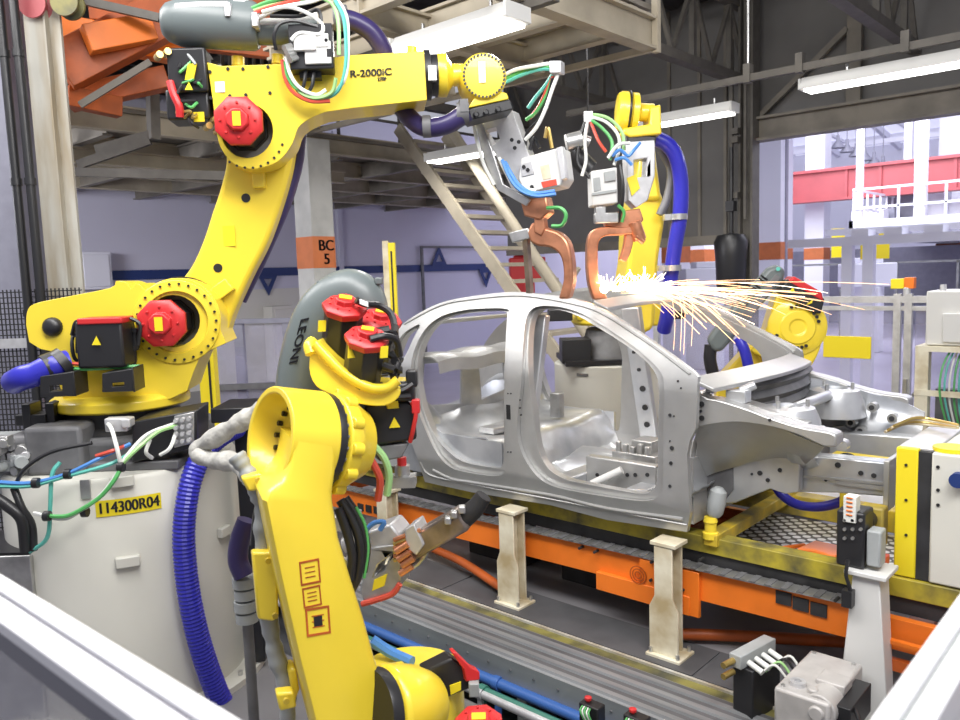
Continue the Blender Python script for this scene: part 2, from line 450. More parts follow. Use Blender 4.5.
# dark frame of wall by the stripe
a, b = at(421, 248, X=-13.4), at(480, 248, X=-13.4)
mb = MB().box((-13.44, a.y, a.z), (-13.40, b.y+1.5, a.z+.05)); mb.box((-13.44, a.y, 0), (-13.40, a.y+.07, a.z))
tag(mb.build('conduit', 'grey_dark'), 'thin dark conduit bent down the back wall across the blue stripe', 'conduit')

# ------------------------------------------------------------------ mezzanine by the back wall
t = thing('mezzanine', 'grey steel mezzanine along the back wall', 'mezzanine', (-10.5, 8, 3.3))
MB().box((-13.5, 1.5, 3.62), (-7.8, 14, 3.68)).build('deck', 'beam_dark', t)
MB().ibeam((-7.85, 1.5, 3.56), (-7.85, 9.5, 3.56), .12, .24, .02).build('edge_beam', 'beam', t)
for yy in (2.0, 3.4, 4.8, 6.2, 7.6, 9.0, 10.4, 11.8): MB().ibeam((-13.5, yy, 3.5), (-7.9, yy, 3.5), .1, .2, .02).build('cross_beam', 'beam_dark', t)
for xx in (-9.2, -10.7, -12.2): MB().ibeam((xx, 1.5, 3.5), (xx, 14, 3.5), .1, .22, .02).build('joist', 'beam', t)
for zz in (3.95, 4.3): MB().bar((-7.9, 5.2, zz), (-7.9, 9.3, zz), .03).build('guard_rail', 'truss', t)
for yy in (5.2, 6.2, 7.2, 8.2, 9.2): MB().bar((-7.9, yy, 3.66), (-7.9, yy, 4.3), .03).build('guard_post', 'truss', t)
MB().ibeam((-8.6, 2.6, 3.3), (-8.6, 6.8, 3.3), .1, .16, .02).build('hanger_beam', 'beam', t)
# handling frame below the mezzanine, left
mb = MB()
for (x0, y0), (x1, y1) in (((78, 165), (150, 140)), ((75, 172), (232, 176)), ((96, 150), (150, 135))):
    mb.bar(at(x0, y0, d=7.3), at(x1, y1, d=7.3), .05, .08)
mb.bar(at(152, 75, d=7.3), at(154, 140, d=7.3), .09)
tag(mb.build('pipe_hanger', 'truss'), 'dark bent pipe hanging under the mezzanine behind the white column', 'pipe')
# ------------------------------------------------------------------ upper platform, overhead
t = thing('overhead_platform', 'beige steel platform frame overhead, lamps hung below it', 'platform', (-5.4, 4.6, 3.6))
X1, Y1 = -3.2, 5.55
MB().ibeam((X1, 3.3, 3.72), (X1, Y1, 3.72), .12, .24, .02).build('edge_beam', 'beam', t)
MB().bar((X1-4.5, Y1, 3.62), (X1+.02, Y1, 3.62), .05, .05).build('edge_angle', 'beam', t)
MB().ibeam((X1-4.5, Y1-.25, 3.78), (X1, Y1-.25, 3.78), .1, .2, .02).build('far_beam', 'beam', t)
MB().bar((X1+.04, Y1, 3.58), (X1+.04, Y1, 4.6), .05).build('corner_post', 'beam', t)
for xx in (-4.25, -5.3, -6.35, -7.4): MB().ibeam((xx, 3.55 if xx > -5.5 else 4.75, 3.72), (xx, Y1, 3.72), .1, .2, .02).build('cross_beam', 'beam', t)
for yy in (3.6, 4.2, 4.75): MB().ibeam((X1-(4.4 if yy > 4.5 else 2.2), yy, 3.78), (X1, yy, 3.78), .09, .16, .02).build('joist', 'beam', t)
MB().box((X1-4.5, 4.75, 3.9), (X1, Y1, 3.94)).build('deck', 'beam_dark', t)
# ------------------------------------------------------------------ stair
t = thing('steel_stair', 'beige open-tread steel stair descending from mezzanine to the cell floor', 'stair', (-6.6, 7.2, 0))
ya, yb = 6.55, 7.35
A0, A1 = at(398, 128, Y=ya), at(513, 292, Y=ya); dz = (A1-A0)
k = (0-A0.z)/dz.z; A2 = A0+dz*k
off = V((0, yb-ya, 0))
MB().bar(A0, A2, .05, .14).build('stringer', 'beam', t); MB().bar(A0+off, A2+off, .05, .14).build('stringer', 'beam', t)
B0, B1 = at(455, 140, Y=yb), at(551, 286, Y=yb)
up_ = V((0, 0, .5))
MB().tube([at(450, 128, Y=ya-.05), at(450, 128, Y=ya-.05)+(at(557, 290, Y=ya-.05)-at(450, 128, Y=ya-.05))*1.6], .055, sub=1, n=14).build('handrail', 'beam', t)
n = 20
for i in range(1, n):
    q = A0+(A2-A0)*(i/n)
    MB().box((q.x-.12, ya, q.z-.02), (q.x+.12, yb, q.z+.02)).build('tread', 'beam', t)
for i in (4, 11): 
    q = A0+off+(A2-A0)*(i/n); MB().bar(q, q+up_*.62+V((.24, 0, 0)), .04).build('rail_post', 'beam', t)
# red boxes seen behind the stair
mb = MB().obox(at(527, 269, d=12.5), RH*.28, FH*.2, V((0, 0, .18)))
mb.obox(at(520, 263, d=12.4), RH*.1, FH*.1, V((0, 0, .12)))
q = at(524, 278, d=12.5); mb.bar((q.x, q.y, 0), (q.x, q.y, q.z), .25)
tag(mb.build('hose_reel_box', 'red', bevel=.02), 'red box on a stand seen through the stair treads', 'box')
# ------------------------------------------------------------------ lamps
def lamp(p, q, w, label, power):
    p, q = V(p), V(q); c = (p+q)/2; d = (q-p).normalized(); sd = V((-d.y, d.x, 0))
    t = thing('ceiling_lamp', label, 'lamp', c, 'fluorescent lamps')
    L = (q-p).length/2
    def sec(o): return [c+d*o+sd*a+V((0, 0, b)) for a, b in ((-w*.5, .0), (w*.5, 0), (w*.5, .03), (w*.28, .1), (-w*.28, .1), (-w*.5, .03))]
    mb = MB().loft([sec(-L), sec(L)]); 
    for s in (-1, 1): mb.obox(c+d*(L+.008)*s+V((0, 0, .045)), d*.008, sd*w*.46, V((0, 0, .045)))
    mb.build('housing', 'white', t)
    MB().obox(c-V((0, 0, .008)), d*(L-.03), sd*w*.44, V((0, 0, .01))).build('tube_diffuser', 'lamp', t)
    for s in (-.6, .6): MB().cyl(c+d*L*s+V((0, 0, .1)), c+d*L*s+V((0, 0, .16)), .012, n=8).build('hanger', 'steel', t)
    l = bpy.data.lights.new('lamp_light', 'AREA'); l.shape = 'RECTANGLE'; l.size = 2*L; l.size_y = w*.8; l.energy = power; l.color = (1, .98, .95)
    o = bpy.data.objects.new('lamp_light', l); COL.objects.link(o); o.location = c-V((0, 0, .03)); o.rotation_euler = (0, 0, atan2(d.y, d.x))
p = at(523, 22, Z=3.45); lamp((p.x-1.0, p.y-.06, 3.45), (p.x, p.y-.06, 3.45), .26, 'large white fluorescent lamp hung above the yellow robot wrist', 25)
p = at(734, 112, Z=3.42); lamp((p.x-1.0, p.y, 3.42), (p.x, p.y, 3.42), .2, 'white fluorescent lamp right of the welding robot, before the grey wall', 15)
p = at(806, 92, Z=3.42); lamp((p.x, p.y-.05, 3.42), (p.x+1.75, p.y-.05, 3.42), .2, 'long white fluorescent lamp at the upper right edge', 20)
p = at(468, 156, d=8.3); lamp((p.x-.55, p.y, p.z), (p.x+.55, p.y, p.z), .22, 'lit fluorescent lamp under the stair stringer', 10)
c0, c1 = at(620, 109, Z=3.6), at(960, 43, Z=3.6)
mb = MB().bar((c0.x-.5, 7.0, 3.6), (c1.x+1.0, 7.0, 3.6), .05, .06)
for px in (748, 800, 905): xx = at(px, 80, Y=7.0).x; mb.box((xx-.03, 6.96, 3.56), (xx+.03, 7.04, 3.72))
tag(mb.build('conduit_rail', 'truss'), 'long grey conduit rail above the right hand lamps', 'rail')
for i, (px, dd) in enumerate(((748, 0), )):
    q = at(px, 85, Y=7.0); tag(MB().cyl((q.x, 7.0, 3.6), (q.x, 7.0, 5.2), .012, n=8).build('hanger_rod', 'steel'), 'thin vertical rod holding the conduit rail from the roof', 'rod')
q = at(588, 110, d=7.2); tag(MB().cyl((q.x, q.y, q.z-.2), (q.x, q.y, 5.27), .008, n=6).build('suspension_wire', 'grey_dark'), 'thin wire hanging beside the central robot wrist', 'wire')
c0 = at(505, 4, Z=3.58); 
tag(MB().bar((c0.x-2.4, c0.y+.12, 3.58), (c0.x+.3, c0.y+.12, 3.58), .06).build('conduit_rail', 'truss'), 'grey conduit rail above the large lamp', 'rail')

# ------------------------------------------------------------------ hall beyond the opening
mb = MB(); mb.box((-13.5, 33, 0), (14, 33.3, 9), 0); mb.box((-13.5, 27, 0), (14, 27.2, 2.35), 1); mb.box((-13.5, 26.6, 0), (14, 27, .6), 1)
struct(mb, 'wall_far', ['hall_white', 'hall_grey'], smooth=False)
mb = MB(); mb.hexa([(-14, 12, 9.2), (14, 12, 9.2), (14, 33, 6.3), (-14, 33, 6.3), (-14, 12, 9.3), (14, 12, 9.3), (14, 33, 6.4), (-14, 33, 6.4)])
struct(mb, 'ceiling_1', 'hall_roof_glow', smooth=False)
mb = MB()
for i in range(12):
    xx = -13+i*2.2; mb.bar((xx, 14, 8.75), (xx, 33, 6.15), .14, .22)
for yy in (20, 23, 26, 29, 31.5): zz = 9.2-(yy-12)*.138-.12; mb.bar((-14, yy, zz), (14, yy, zz), .1, .14)
for i in range(12): mb.bar((-13+i*2.2, 22, 7.5), (-11.4+i*2.2, 30, 5.9), .09)
mb.bar((-13, 29, 5.9), (14, 29, 5.9), .12, .16)
struct(mb, 'trim_7', 'hall_white', smooth=False)
# far columns
FCOL = [(771, 16.5, .32, 'white column with an orange band at the left of the opening'), (699, 21, .3, 'pale column with an orange band behind the sparks'),
        (817, 24, .28, 'far white column left of the white gantry'), (951, 24, .34, 'far column with dull red band at the right edge'), (676, 16, .2, 'narrow pale post left of the dark tank')]
for i, (px, d, w, lab) in enumerate(FCOL):
    q = at(px, 258, d=d); mb = MB(); mb.box((q.x-w, q.y-w, 0), (q.x+w, q.y+w, 8 if i else 5.2), 0)
    zz = 1.95+.12*d/22*1.5; mb.box((q.x-w-.01, q.y-w-.01, 2.05), (q.x+w+.01, q.y+w+.01, 2.40), 1)
    if i == 0: mb.box((q.x+w, q.y-.1, 0), (q.x+w+.02, q.y+.02, 5), 2)
    o = struct(mb, 'trim_%d' % (8+i), ['hall_white', 'band_orange', 'hall_grey'], smooth=False)
t = thing('crane_girder', 'long dark red crane girder in the hall beyond the opening', 'girder', (-5, 23.6, 3.9))
MB().box((-11.5, 23.5, 3.75), (12, 23.62, 4.5)).build('web', 'crane_red', t)
MB().box((-11.5, 23.35, 4.5), (12, 23.78, 4.58)).build('top_flange', 'crane_red', t)
MB().box((-11.5, 23.35, 3.68), (12, 23.78, 3.75)).build('bottom_flange', 'crane_red', t)
for px in (846, 880, 955): xx = at(px, 180, Y=23.45).x; MB().box((xx-.04, 23.44, 3.75), (xx+.04, 23.5, 4.5)).build('stiffener', 'crane_red', t)
# far mezzanine, its corner toward the opening
c = at(853, 229, d=19.5)
t = thing('hall_mezzanine', 'white steel gallery with railings beyond the opening', 'gallery', c)
MB().box((c.x-.1, c.y, c.z-.05), (c.x+9, c.y+.12, c.z+.2)).build('front_beam', 'hall_white', t)
MB().box((c.x-.1, c.y, c.z-.05), (c.x, c.y+8, c.z+.2)).build('side_beam', 'hall_white', t)
MB().box((c.x-.05, c.y+.05, c.z-.3), (c.x+9, c.y+8, c.z-.06)).build('deck', 'hall_grey', t)
for zz in (.5, .95):
    MB().bar((c.x, c.y+.05, c.z+zz), (c.x+9, c.y+.05, c.z+zz), .05).build('handrail', 'hall_white', t)
    MB().bar((c.x, c.y, c.z+zz), (c.x, c.y+8, c.z+zz), .05).build('handrail', 'hall_white', t)
for i in range(9): MB().bar((c.x+i, c.y+.05, c.z+.2), (c.x+i, c.y+.05, c.z+.95), .05).build('rail_post', 'hall_white', t)
for i in range(1, 14): MB().bar((c.x, c.y+i*.55, c.z+.2), (c.x, c.y+i*.55, c.z+.95), .045).build('rail_post', 'hall_white', t)
for px, d, y1, w, lab in ((854, 19.3, 125, .07, 'slim white post at the gallery corner'), (918, 18.6, 118, .12, 'white post standing on the gallery front'), (807, 24.5, 134, .1, 'white post at the back of the gallery side'), (793, 25.5, 140, .06, 'thin white post at the gallery back end')):
    q = at(px, 225, d=d); z1 = at(px, y1, d=d).z; q.x, q.y = max(q.x, c.x+w), max(q.y, c.y+w+.13)
    tag(MB().box((q.x-w, q.y-w, c.z-.06), (q.x+w, q.y+w, z1+.6)).build('gallery_post', 'hall_white'), lab, 'post', 'gallery posts')
for i, (px, py, d, w, h, mm, lab) in enumerate(((906, 205, 22, .95, 1.0, 'hall_grey', 'grey cabinet against the red girder on the gallery'), (940, 205, 21.5, .45, .95, 'hall_white', 'white switch cabinet right on the gallery'),
        (870, 215, 21.3, .8, .45, 'hall_white', 'low white box row on the gallery by the corner'), (887, 215, 21.6, .5, .5, 'hall_grey', 'low grey box on the gallery'), (957, 212, 21.4, .4, .6, 'hall_white', 'white box at the gallery right end'))):
    q = at(px, py, d=d); mb = MB().box((q.x-w/2, q.y-.25, c.z-.06), (q.x+w/2, q.y+.25, c.z+.1+h)); mb.box((q.x-w/2+.05, q.y-.28, c.z+.15), (q.x+w/2-.05, q.y-.25, c.z+h))
    tag(mb.build('gallery_cabinet', mm, bevel=.02), lab, 'cabinet', 'cabinets on the gallery')
for i in range(6):
    q = at(838+i*9, 140+i*4.2, d=24); mb = MB().lathe(q, (0, 0, -1), [(.04, -.15), (.05, 0), (.2, .22), (.2, .24)], 12); mb.cyl(q, q+V((0, 0, 1.2)), .015, n=6)
    tag(mb.build('pendant_lamp', 'hall_grey'), 'small dark pendant lamp, number %s from the left in the far hall' % ['one', 'two', 'three', 'four', 'five', 'six'][i], 'lamp', 'pendant lamps in far hall')
# white gantry table
g0 = at(800, 246, d=12.5)
t = thing('gantry_frame', 'white gantry frame with two legs behind the safety fence', 'gantry', (g0.x, g0.y, 0))
zt = g0.z
MB().box((g0.x-.15, g0.y-.1, zt-.03), (g0.x+5.2, g0.y+.1, zt+.1)).build('top_beam', 'hall_white', t)
MB().box((g0.x+.3, g0.y+.25, zt+.14), (g0.x+5.2, g0.y+.4, zt+.24)).build('track', 'hall_white', t)
for px in (848, 869): xx = at(px, 270, Y=g0.y).x; MB().box((xx-.075, g0.y-.075, 0), (xx+.075, g0.y+.075, zt-.03)).build('leg', 'hall_white', t)
for px in (862, 895, 935): xx = at(px, 238, Y=g0.y).x; MB().box((xx-.12, g0.y-.12, zt+.1), (xx+.12, g0.y+.4, zt+.2)).build('bracket', 'hall_white', t)
for px, py, w, h, d, lab in ((875, 243, .5, .28, 14, 'yellow sign hung beneath gantry'), (838, 243, .35, .4, 22, 'yellow panel behind the gantry legs')):
    q = at(px, py, d=d); tag(MB().obox(q, RH*w/2, FH*.02, V((0, 0, h))).build('hanging_sign', 'sign_yellow'), lab, 'sign')
# railing in the lower hall
q0, q1 = at(790, 268, d=21), at(960, 260, d=20)
t = thing('floor_railing', 'grey railing along the lower hall floor', 'railing', (q0.x, q0.y, 0))
for zz in (1.0, 1.9): MB().bar((q0.x, q0.y, zz), (q0.x+7, q0.y, zz), .05).build('handrail', 'grey_dark', t)
for i in range(6): MB().bar((q0.x+i*1.3, q0.y, 0), (q0.x+i*1.3, q0.y, 1.9), .05).build('rail_post', 'grey_dark', t)
for px, py, w, h, d, lab in ((867, 275, 1.0, .5, 17, 'white machine seen between gantry legs'), (705, 280, .9, .45, 15, 'pale machine behind the central robot hose')):
    q = at(px, py, d=d); mb = MB().obox(q, RH*w/2, FH*.3, V((0, 0, h/2))); mb.box((q.x-.3, q.y-.2, 0), (q.x+.3, q.y+.2, q.z-h/2)); mb.obox(q+V((0, 0, h/2+.06)), RH*w/4, FH*.2, V((0, 0, .06)))
    tag(mb.build('machine', 'hall_white', bevel=.02), lab, 'machine')
# dark hanging tank by the steel post
q = at(731, 262, d=9.5)
mb = MB().lathe(q-V((0, 0, .38)), (0, 0, 1), [(.02, 0), (.14, .03), (.17, .1), (.185, .45), (.2, .62), (.16, .70), (.05, .72)], 24); mb.cyl(q+V((0, 0, .3)), q+V((0, 0, 1.35)), .02, n=8)
mb.box((q.x-.05, q.y-.05, q.z+.6), (q.x+.05, q.y+.05, q.z+.72))
tag(mb.build('black_tank', 'black'), 'glossy black rounded tank hanging beside the steel post', 'tank')
# ------------------------------------------------------------------ safety fence, right
YF = 7.8
t = thing('safety_fence', 'aluminium safety fence with clear panels behind the car front', 'fence', (-2.7, YF, 0))
x0, x1 = at(655, 300, Y=YF).x, 1.0
MB().bar((x0, YF, 1.6), (x1, YF, 1.6), .05, .06).build('top_rail', 'alu', t)
MB().bar((x0, YF, 1.52), (x1, YF, 1.52), .03, .04).build('mid_rail', 'alu', t)
for px in (657, 745, 897, 908): xx = at(px, 340, Y=YF).x; MB().box((xx-.03, YF-.03, 0), (xx+.03, YF+.03, 1.65)).build('fence_post', 'alu', t)
xa, xb, xc = at(657, 340, Y=YF).x, at(745, 340, Y=YF).x, at(897, 340, Y=YF).x
MB().box((xa+.04, YF-.004, .1), (xb-.04, YF+.004, 1.5)).build('clear_panel', 'poly', t)
MB().box((xb+.04, YF-.004, .1), (xc-.04, YF+.004, 1.5)).build('clear_panel', 'poly', t)
xd = at(910, 340, Y=YF).x; MB().box((xd+.04, YF-.004, .1), (x1, YF+.004, 1.5)).build('clear_panel', 'poly', t)
h_ = MB(); q = at(906, 395, Y=YF); h_.bar(q+V((0, -.04, -.15)), q+V((0, -.04, .15)), .03); h_.bar(q+V((0, -.04, -.1)), q+V((.1, -.09, .05)), .02); h_.build('door_latch', 'steel', t)
a, b = at(823, 357, Y=YF-.03), at(871, 337, Y=YF-.03)
tag(MB().box((a.x, YF-.03, a.z), (b.x, YF-.012, b.z)).build('warning_sign', 'sign_yellow', bevel=.003), 'plain yellow sign fixed on the clear fence panel', 'sign')
a, b = at(920, 372, Y=YF-.03), at(906, 300, Y=YF-.03)
q = at(903, 283, Y=YF+.05); mb = MB().box((q.x-.09, YF, q.z-.05), (q.x+.02, YF+.1, q.z+.04), 0); mb.box((q.x+.02, YF, q.z-.05), (q.x+.1, YF+.09, q.z+.05), 1); mb.cyl((q.x+.04, YF+.02, 1.6), (q.x+.04, YF+.02, q.z-.04), .03, n=10, m=2)
tag(mb.build('signal_box', ['sign_yellow', 'orange', 'alu'], bevel=.006), 'yellow and orange signal box above the fence rail', 'signal')
# white machine on table at right edge
q = at(925, 345, d=6.6)
t = thing('control_cabinet', 'off-white control cabinet at the right edge behind the fence post', 'cabinet', (q.x+.3, q.y, 0))
o = V((q.x, q.y, 0))
zt, zb = at(925, 291, d=6.6).z, q.z
MB().box((q.x, q.y, zb), (q.x+1.2, q.y+.5, zt)).build('cabinet_body', 'white', t, bevel=.01)
MB().box((q.x+.13, q.y-.03, zb+.03), (q.x+1.2, q.y, zt-.18)).build('cabinet_door', 'white', t, bevel=.006)
MB().cyl((q.x+.1, q.y+.1, zt), (q.x+.1, q.y+.1, zt+.05), .025, n=12).build('beacon', 'alu', t)
t2 = thing('cable_stand', 'cream steel stand under the white cabinet, green cables inside', 'stand', (q.x+.3, q.y, 0))
MB().box((q.x-.06, q.y-.05, zb-.05), (q.x+1.3, q.y+.55, zb-.005)).build('stand_top', 'cream', t2)
MB().box((q.x-.06, q.y-.05, 0), (q.x+.04, q.y+.05, zb-.05)).build('leg', 'cream', t2); MB().box((q.x-.06, q.y-.058, zb-.42), (q.x+1.3, q.y-.052, zb-.37)).build('shelf_rail', 'cream', t2)
MB().box((q.x, q.y+.4, .2), (q.x+1.3, q.y+.5, zb-.42)).build('back_panel', 'grey_dark', t2)
for i in range(7):
    a = V(lx(o, .18+i*.03, -.1, zb-.02)); b = V(lx(o, .05+i*.04, -.14, zb-.35-.02*i)); c2 = V(lx(o, .2+i*.03, -.1, zb-.85))
    MB().tube([a+V((.25, .2, .1)), a, b, c2], .008, n=6).build('cable', ['green', 'teal', 'cable_white'][i % 3], t2)
# ------------------------------------------------------------------ left-hand fences and light curtains
t = thing('mesh_fence', 'dark wire mesh fence behind the left robot base', 'fence', (-5.8, 1.0, 0))
o = at(14, 420, d=6.0); o.z = 0
MBf = MB()
for i in range(37): q = lx(o, -.5+i*.03, 0, 0); MBf.bar(q, (q[0], q[1], 1.95), .008)
for j in range(48): MBf.bar(lx(o, -.5, 0, .05+j*.04), lx(o, .6, 0, .05+j*.04), .008)
MBf.build('wire_mesh', 'black_matt', t)
MB().bar(lx(o, -.6, -.02, 1.55), lx(o, .62, -.02, 1.55), .05, .07).build('rail', 'alu', t)
MB().bar(lx(o, .6, -.02, 0), lx(o, .6, -.02, 1.8), .05).build('fence_post', 'alu', t)
tag(rbox(MB(), V((at(40, 400, d=7).x, at(40, 400, d=7).y, 0)), -.7, .6, 0, .5, 0, .95).build('pallet_stack', 'band_orange', bevel=.01), 'rust brown stack behind the mesh fence at left', 'stack')
t = thing('aluminium_fence', 'blue grey aluminium fence with panels behind the left robot', 'fence', (-8, 4.5, 0))
for px in (238, 287): q = at(px, 330, d=8.6); z1 = at(px, 320, d=8.6).z; rbox(MB(), V((q.x, q.y, 0)), -.05, .05, 0, .08, 0, z1).build('fence_post', 'hall_grey', t)
q0, q1 = at(205, 322, d=8.6), at(300, 320, d=8.6)
MB().bar(q0, q1, .05, .05).build('top_rail', 'hall_grey', t); MB().bar(at(205, 388, d=8.6), at(300, 384, d=8.6), .05, .06).build('low_rail', 'grey_dark', t)
MB().hexa([at(205, 410, d=8.62), at(300, 410, d=8.62), at(300, 410, d=8.63), at(205, 410, d=8.63), at(205, 322, d=8.62), at(300, 320, d=8.62), at(300, 320, d=8.63), at(205, 322, d=8.63)]).build('clear_panel', 'poly', t)
for px, y0, y1, d, w, lab in ((206, 345, 400, 5.6, .05, 'yellow light curtain post right of left robot turntable'), (391, 241, 400, 7.6, .052, 'white and yellow light curtain post between grey hose guard and car')):
    q = at(px, (y0+y1)/2, d=d); za, zb = at(px, y0, d=d).z, at(px, y1, d=d).z; o = V((q.x, q.y, 0))
    t = thing('light_curtain_post', lab, 'post', (q.x, q.y, 0), 'light curtain posts')
    rbox(MB(), o, -w, w*.1, 0, .07, 0, za).build('post', 'cream' if d > 6 else 'sign_yellow', t)
    rbox(MB(), o, w*.1, w*1.3, -.02, .07, za-1.2, za-.02).build('sensor_bar', 'sign_yellow', t); rbox(MB(), o, w*.5, w*.8, -.026, -.02, za-1.1, za-.1).build('lens_strip', 'black', t)
# ================================================================== CAR BODY
YC = 4.12
def Yof(z): return 3.43 + (0 if z < 1.35 else .55*(z-1.35)**1.3) + (0 if z > .78 else .25*(.78-z))
def atc(px, py, dy=0):
    Y = 3.45
    for _ in range(12):
        p = at(px, py, Y=Y+dy); Y = Yof(p.z)
    return p
def side_mb(outer, holes, dy, th, mirror=False):
    bm = bmesh.new(); tmp = MB()
    f = lambda L: [V((atc(a, b, dy).x, 0, atc(a, b, dy).z)) for a, b in L]
    tmp.prism(f(outer), (0, th, 0), [f(h) for h in holes])
    vs = [bm.verts.new(p) for p in tmp.v]
    for q in tmp.f:
        try: bm.faces.new([vs[i] for i in q])
        except ValueError: pass
    z = .66
    while z < 1.86:
        bmesh.ops.bisect_plane(bm, geom=bm.verts[:]+bm.edges[:]+bm.faces[:], plane_co=(0, 0, z), plane_no=(0, 0, 1)); z += .05
    bm.verts.index_update(); mb = MB()
    for v in bm.verts:
        y = v.co.y+Yof(v.co.z)+dy
        mb.v.append(V((v.co.x, 2*YC-y if mirror else y, v.co.z)))
    for q in bm.faces: mb.f.append([v.index for v in q.verts]); mb.m.append(0)
    bm.free(); return mb
def s2(L, n=4): return [(p.x, p.y) for p in spl([(a, b, 0) for a, b in L], n)]
def s2c(L, n=3): return [(p.x, p.y) for p in spl([(a, b, 0) for a, b in L], n, True)]
OUT = s2([(340, 400), (352, 366), (374, 343), (400, 326), (415, 315.5), (440, 303), (470, 296.5), (510, 292), (540, 294), (565, 297), (583, 301.5), (607, 312), (632, 328), (657, 345), (691, 370), (698, 377)]) \
    + [(697, 395), (696, 428), (690, 440), (687, 455), (688, 478), (690, 513), (687, 532), (607, 520), (550, 505), (473, 492.5), (425, 482)] \
    + s2([(417, 457), (410, 440), (402, 428), (390, 420), (375, 419), (360, 425), (350, 442)])[0:] + [(338, 440)]
FH_ = s2c([(541, 306), (530, 311), (525, 325), (523, 350), (521, 385), (518, 410), (517, 430), (520, 448), (527, 463), (537, 476), (550, 485), (572, 491), (615, 498), (642, 501), (656, 498), (662, 489), (663, 470), (663, 430), (664, 390), (661, 373), (643, 354), (620, 337), (598, 323), (580, 313), (560, 307)])
FI_ = s2c([(543, 309), (535, 313), (530, 325), (528, 350), (529, 385), (533, 412), (536, 438), (541, 457), (550, 470), (565, 479), (585, 483.5), (615, 489.5), (640, 493.5), (651, 491), (656, 484), (658, 468), (658, 430), (659, 392), (655, 373), (640, 356), (618, 340), (596, 326.5), (578, 316), (560, 310)])
RH_ = s2c([(507, 309), (483, 308.5), (462, 310.5), (442, 316), (428, 326), (418, 341), (412, 359), (411, 377), (414, 396), (420, 416), (428, 436), (438, 455), (450, 467), (463, 471.5), (483, 475), (498, 475.5), (505, 470), (506, 440), (506, 400), (508, 345), (509, 318)])
RI_ = s2c([(504, 311.5), (483, 312), (462, 314), (445, 318.5), (432, 328), (423, 342), (418, 358), (417, 374), (419, 390), (424, 411), (434, 434), (447, 450), (463, 461.5), (483, 466), (498, 467.5), (503, 463), (504, 440), (504, 400), (505.5, 345), (507, 318)])
QW = s2c([(402, 335), (413, 327), (420, 325), (415, 338), (408, 355), (400, 366), (393, 366), (394, 350)])
car = thing('car_body', 'bare silver sedan body shell without doors, hood or glass on the welding line', 'car', (-2.8, YC, .62))
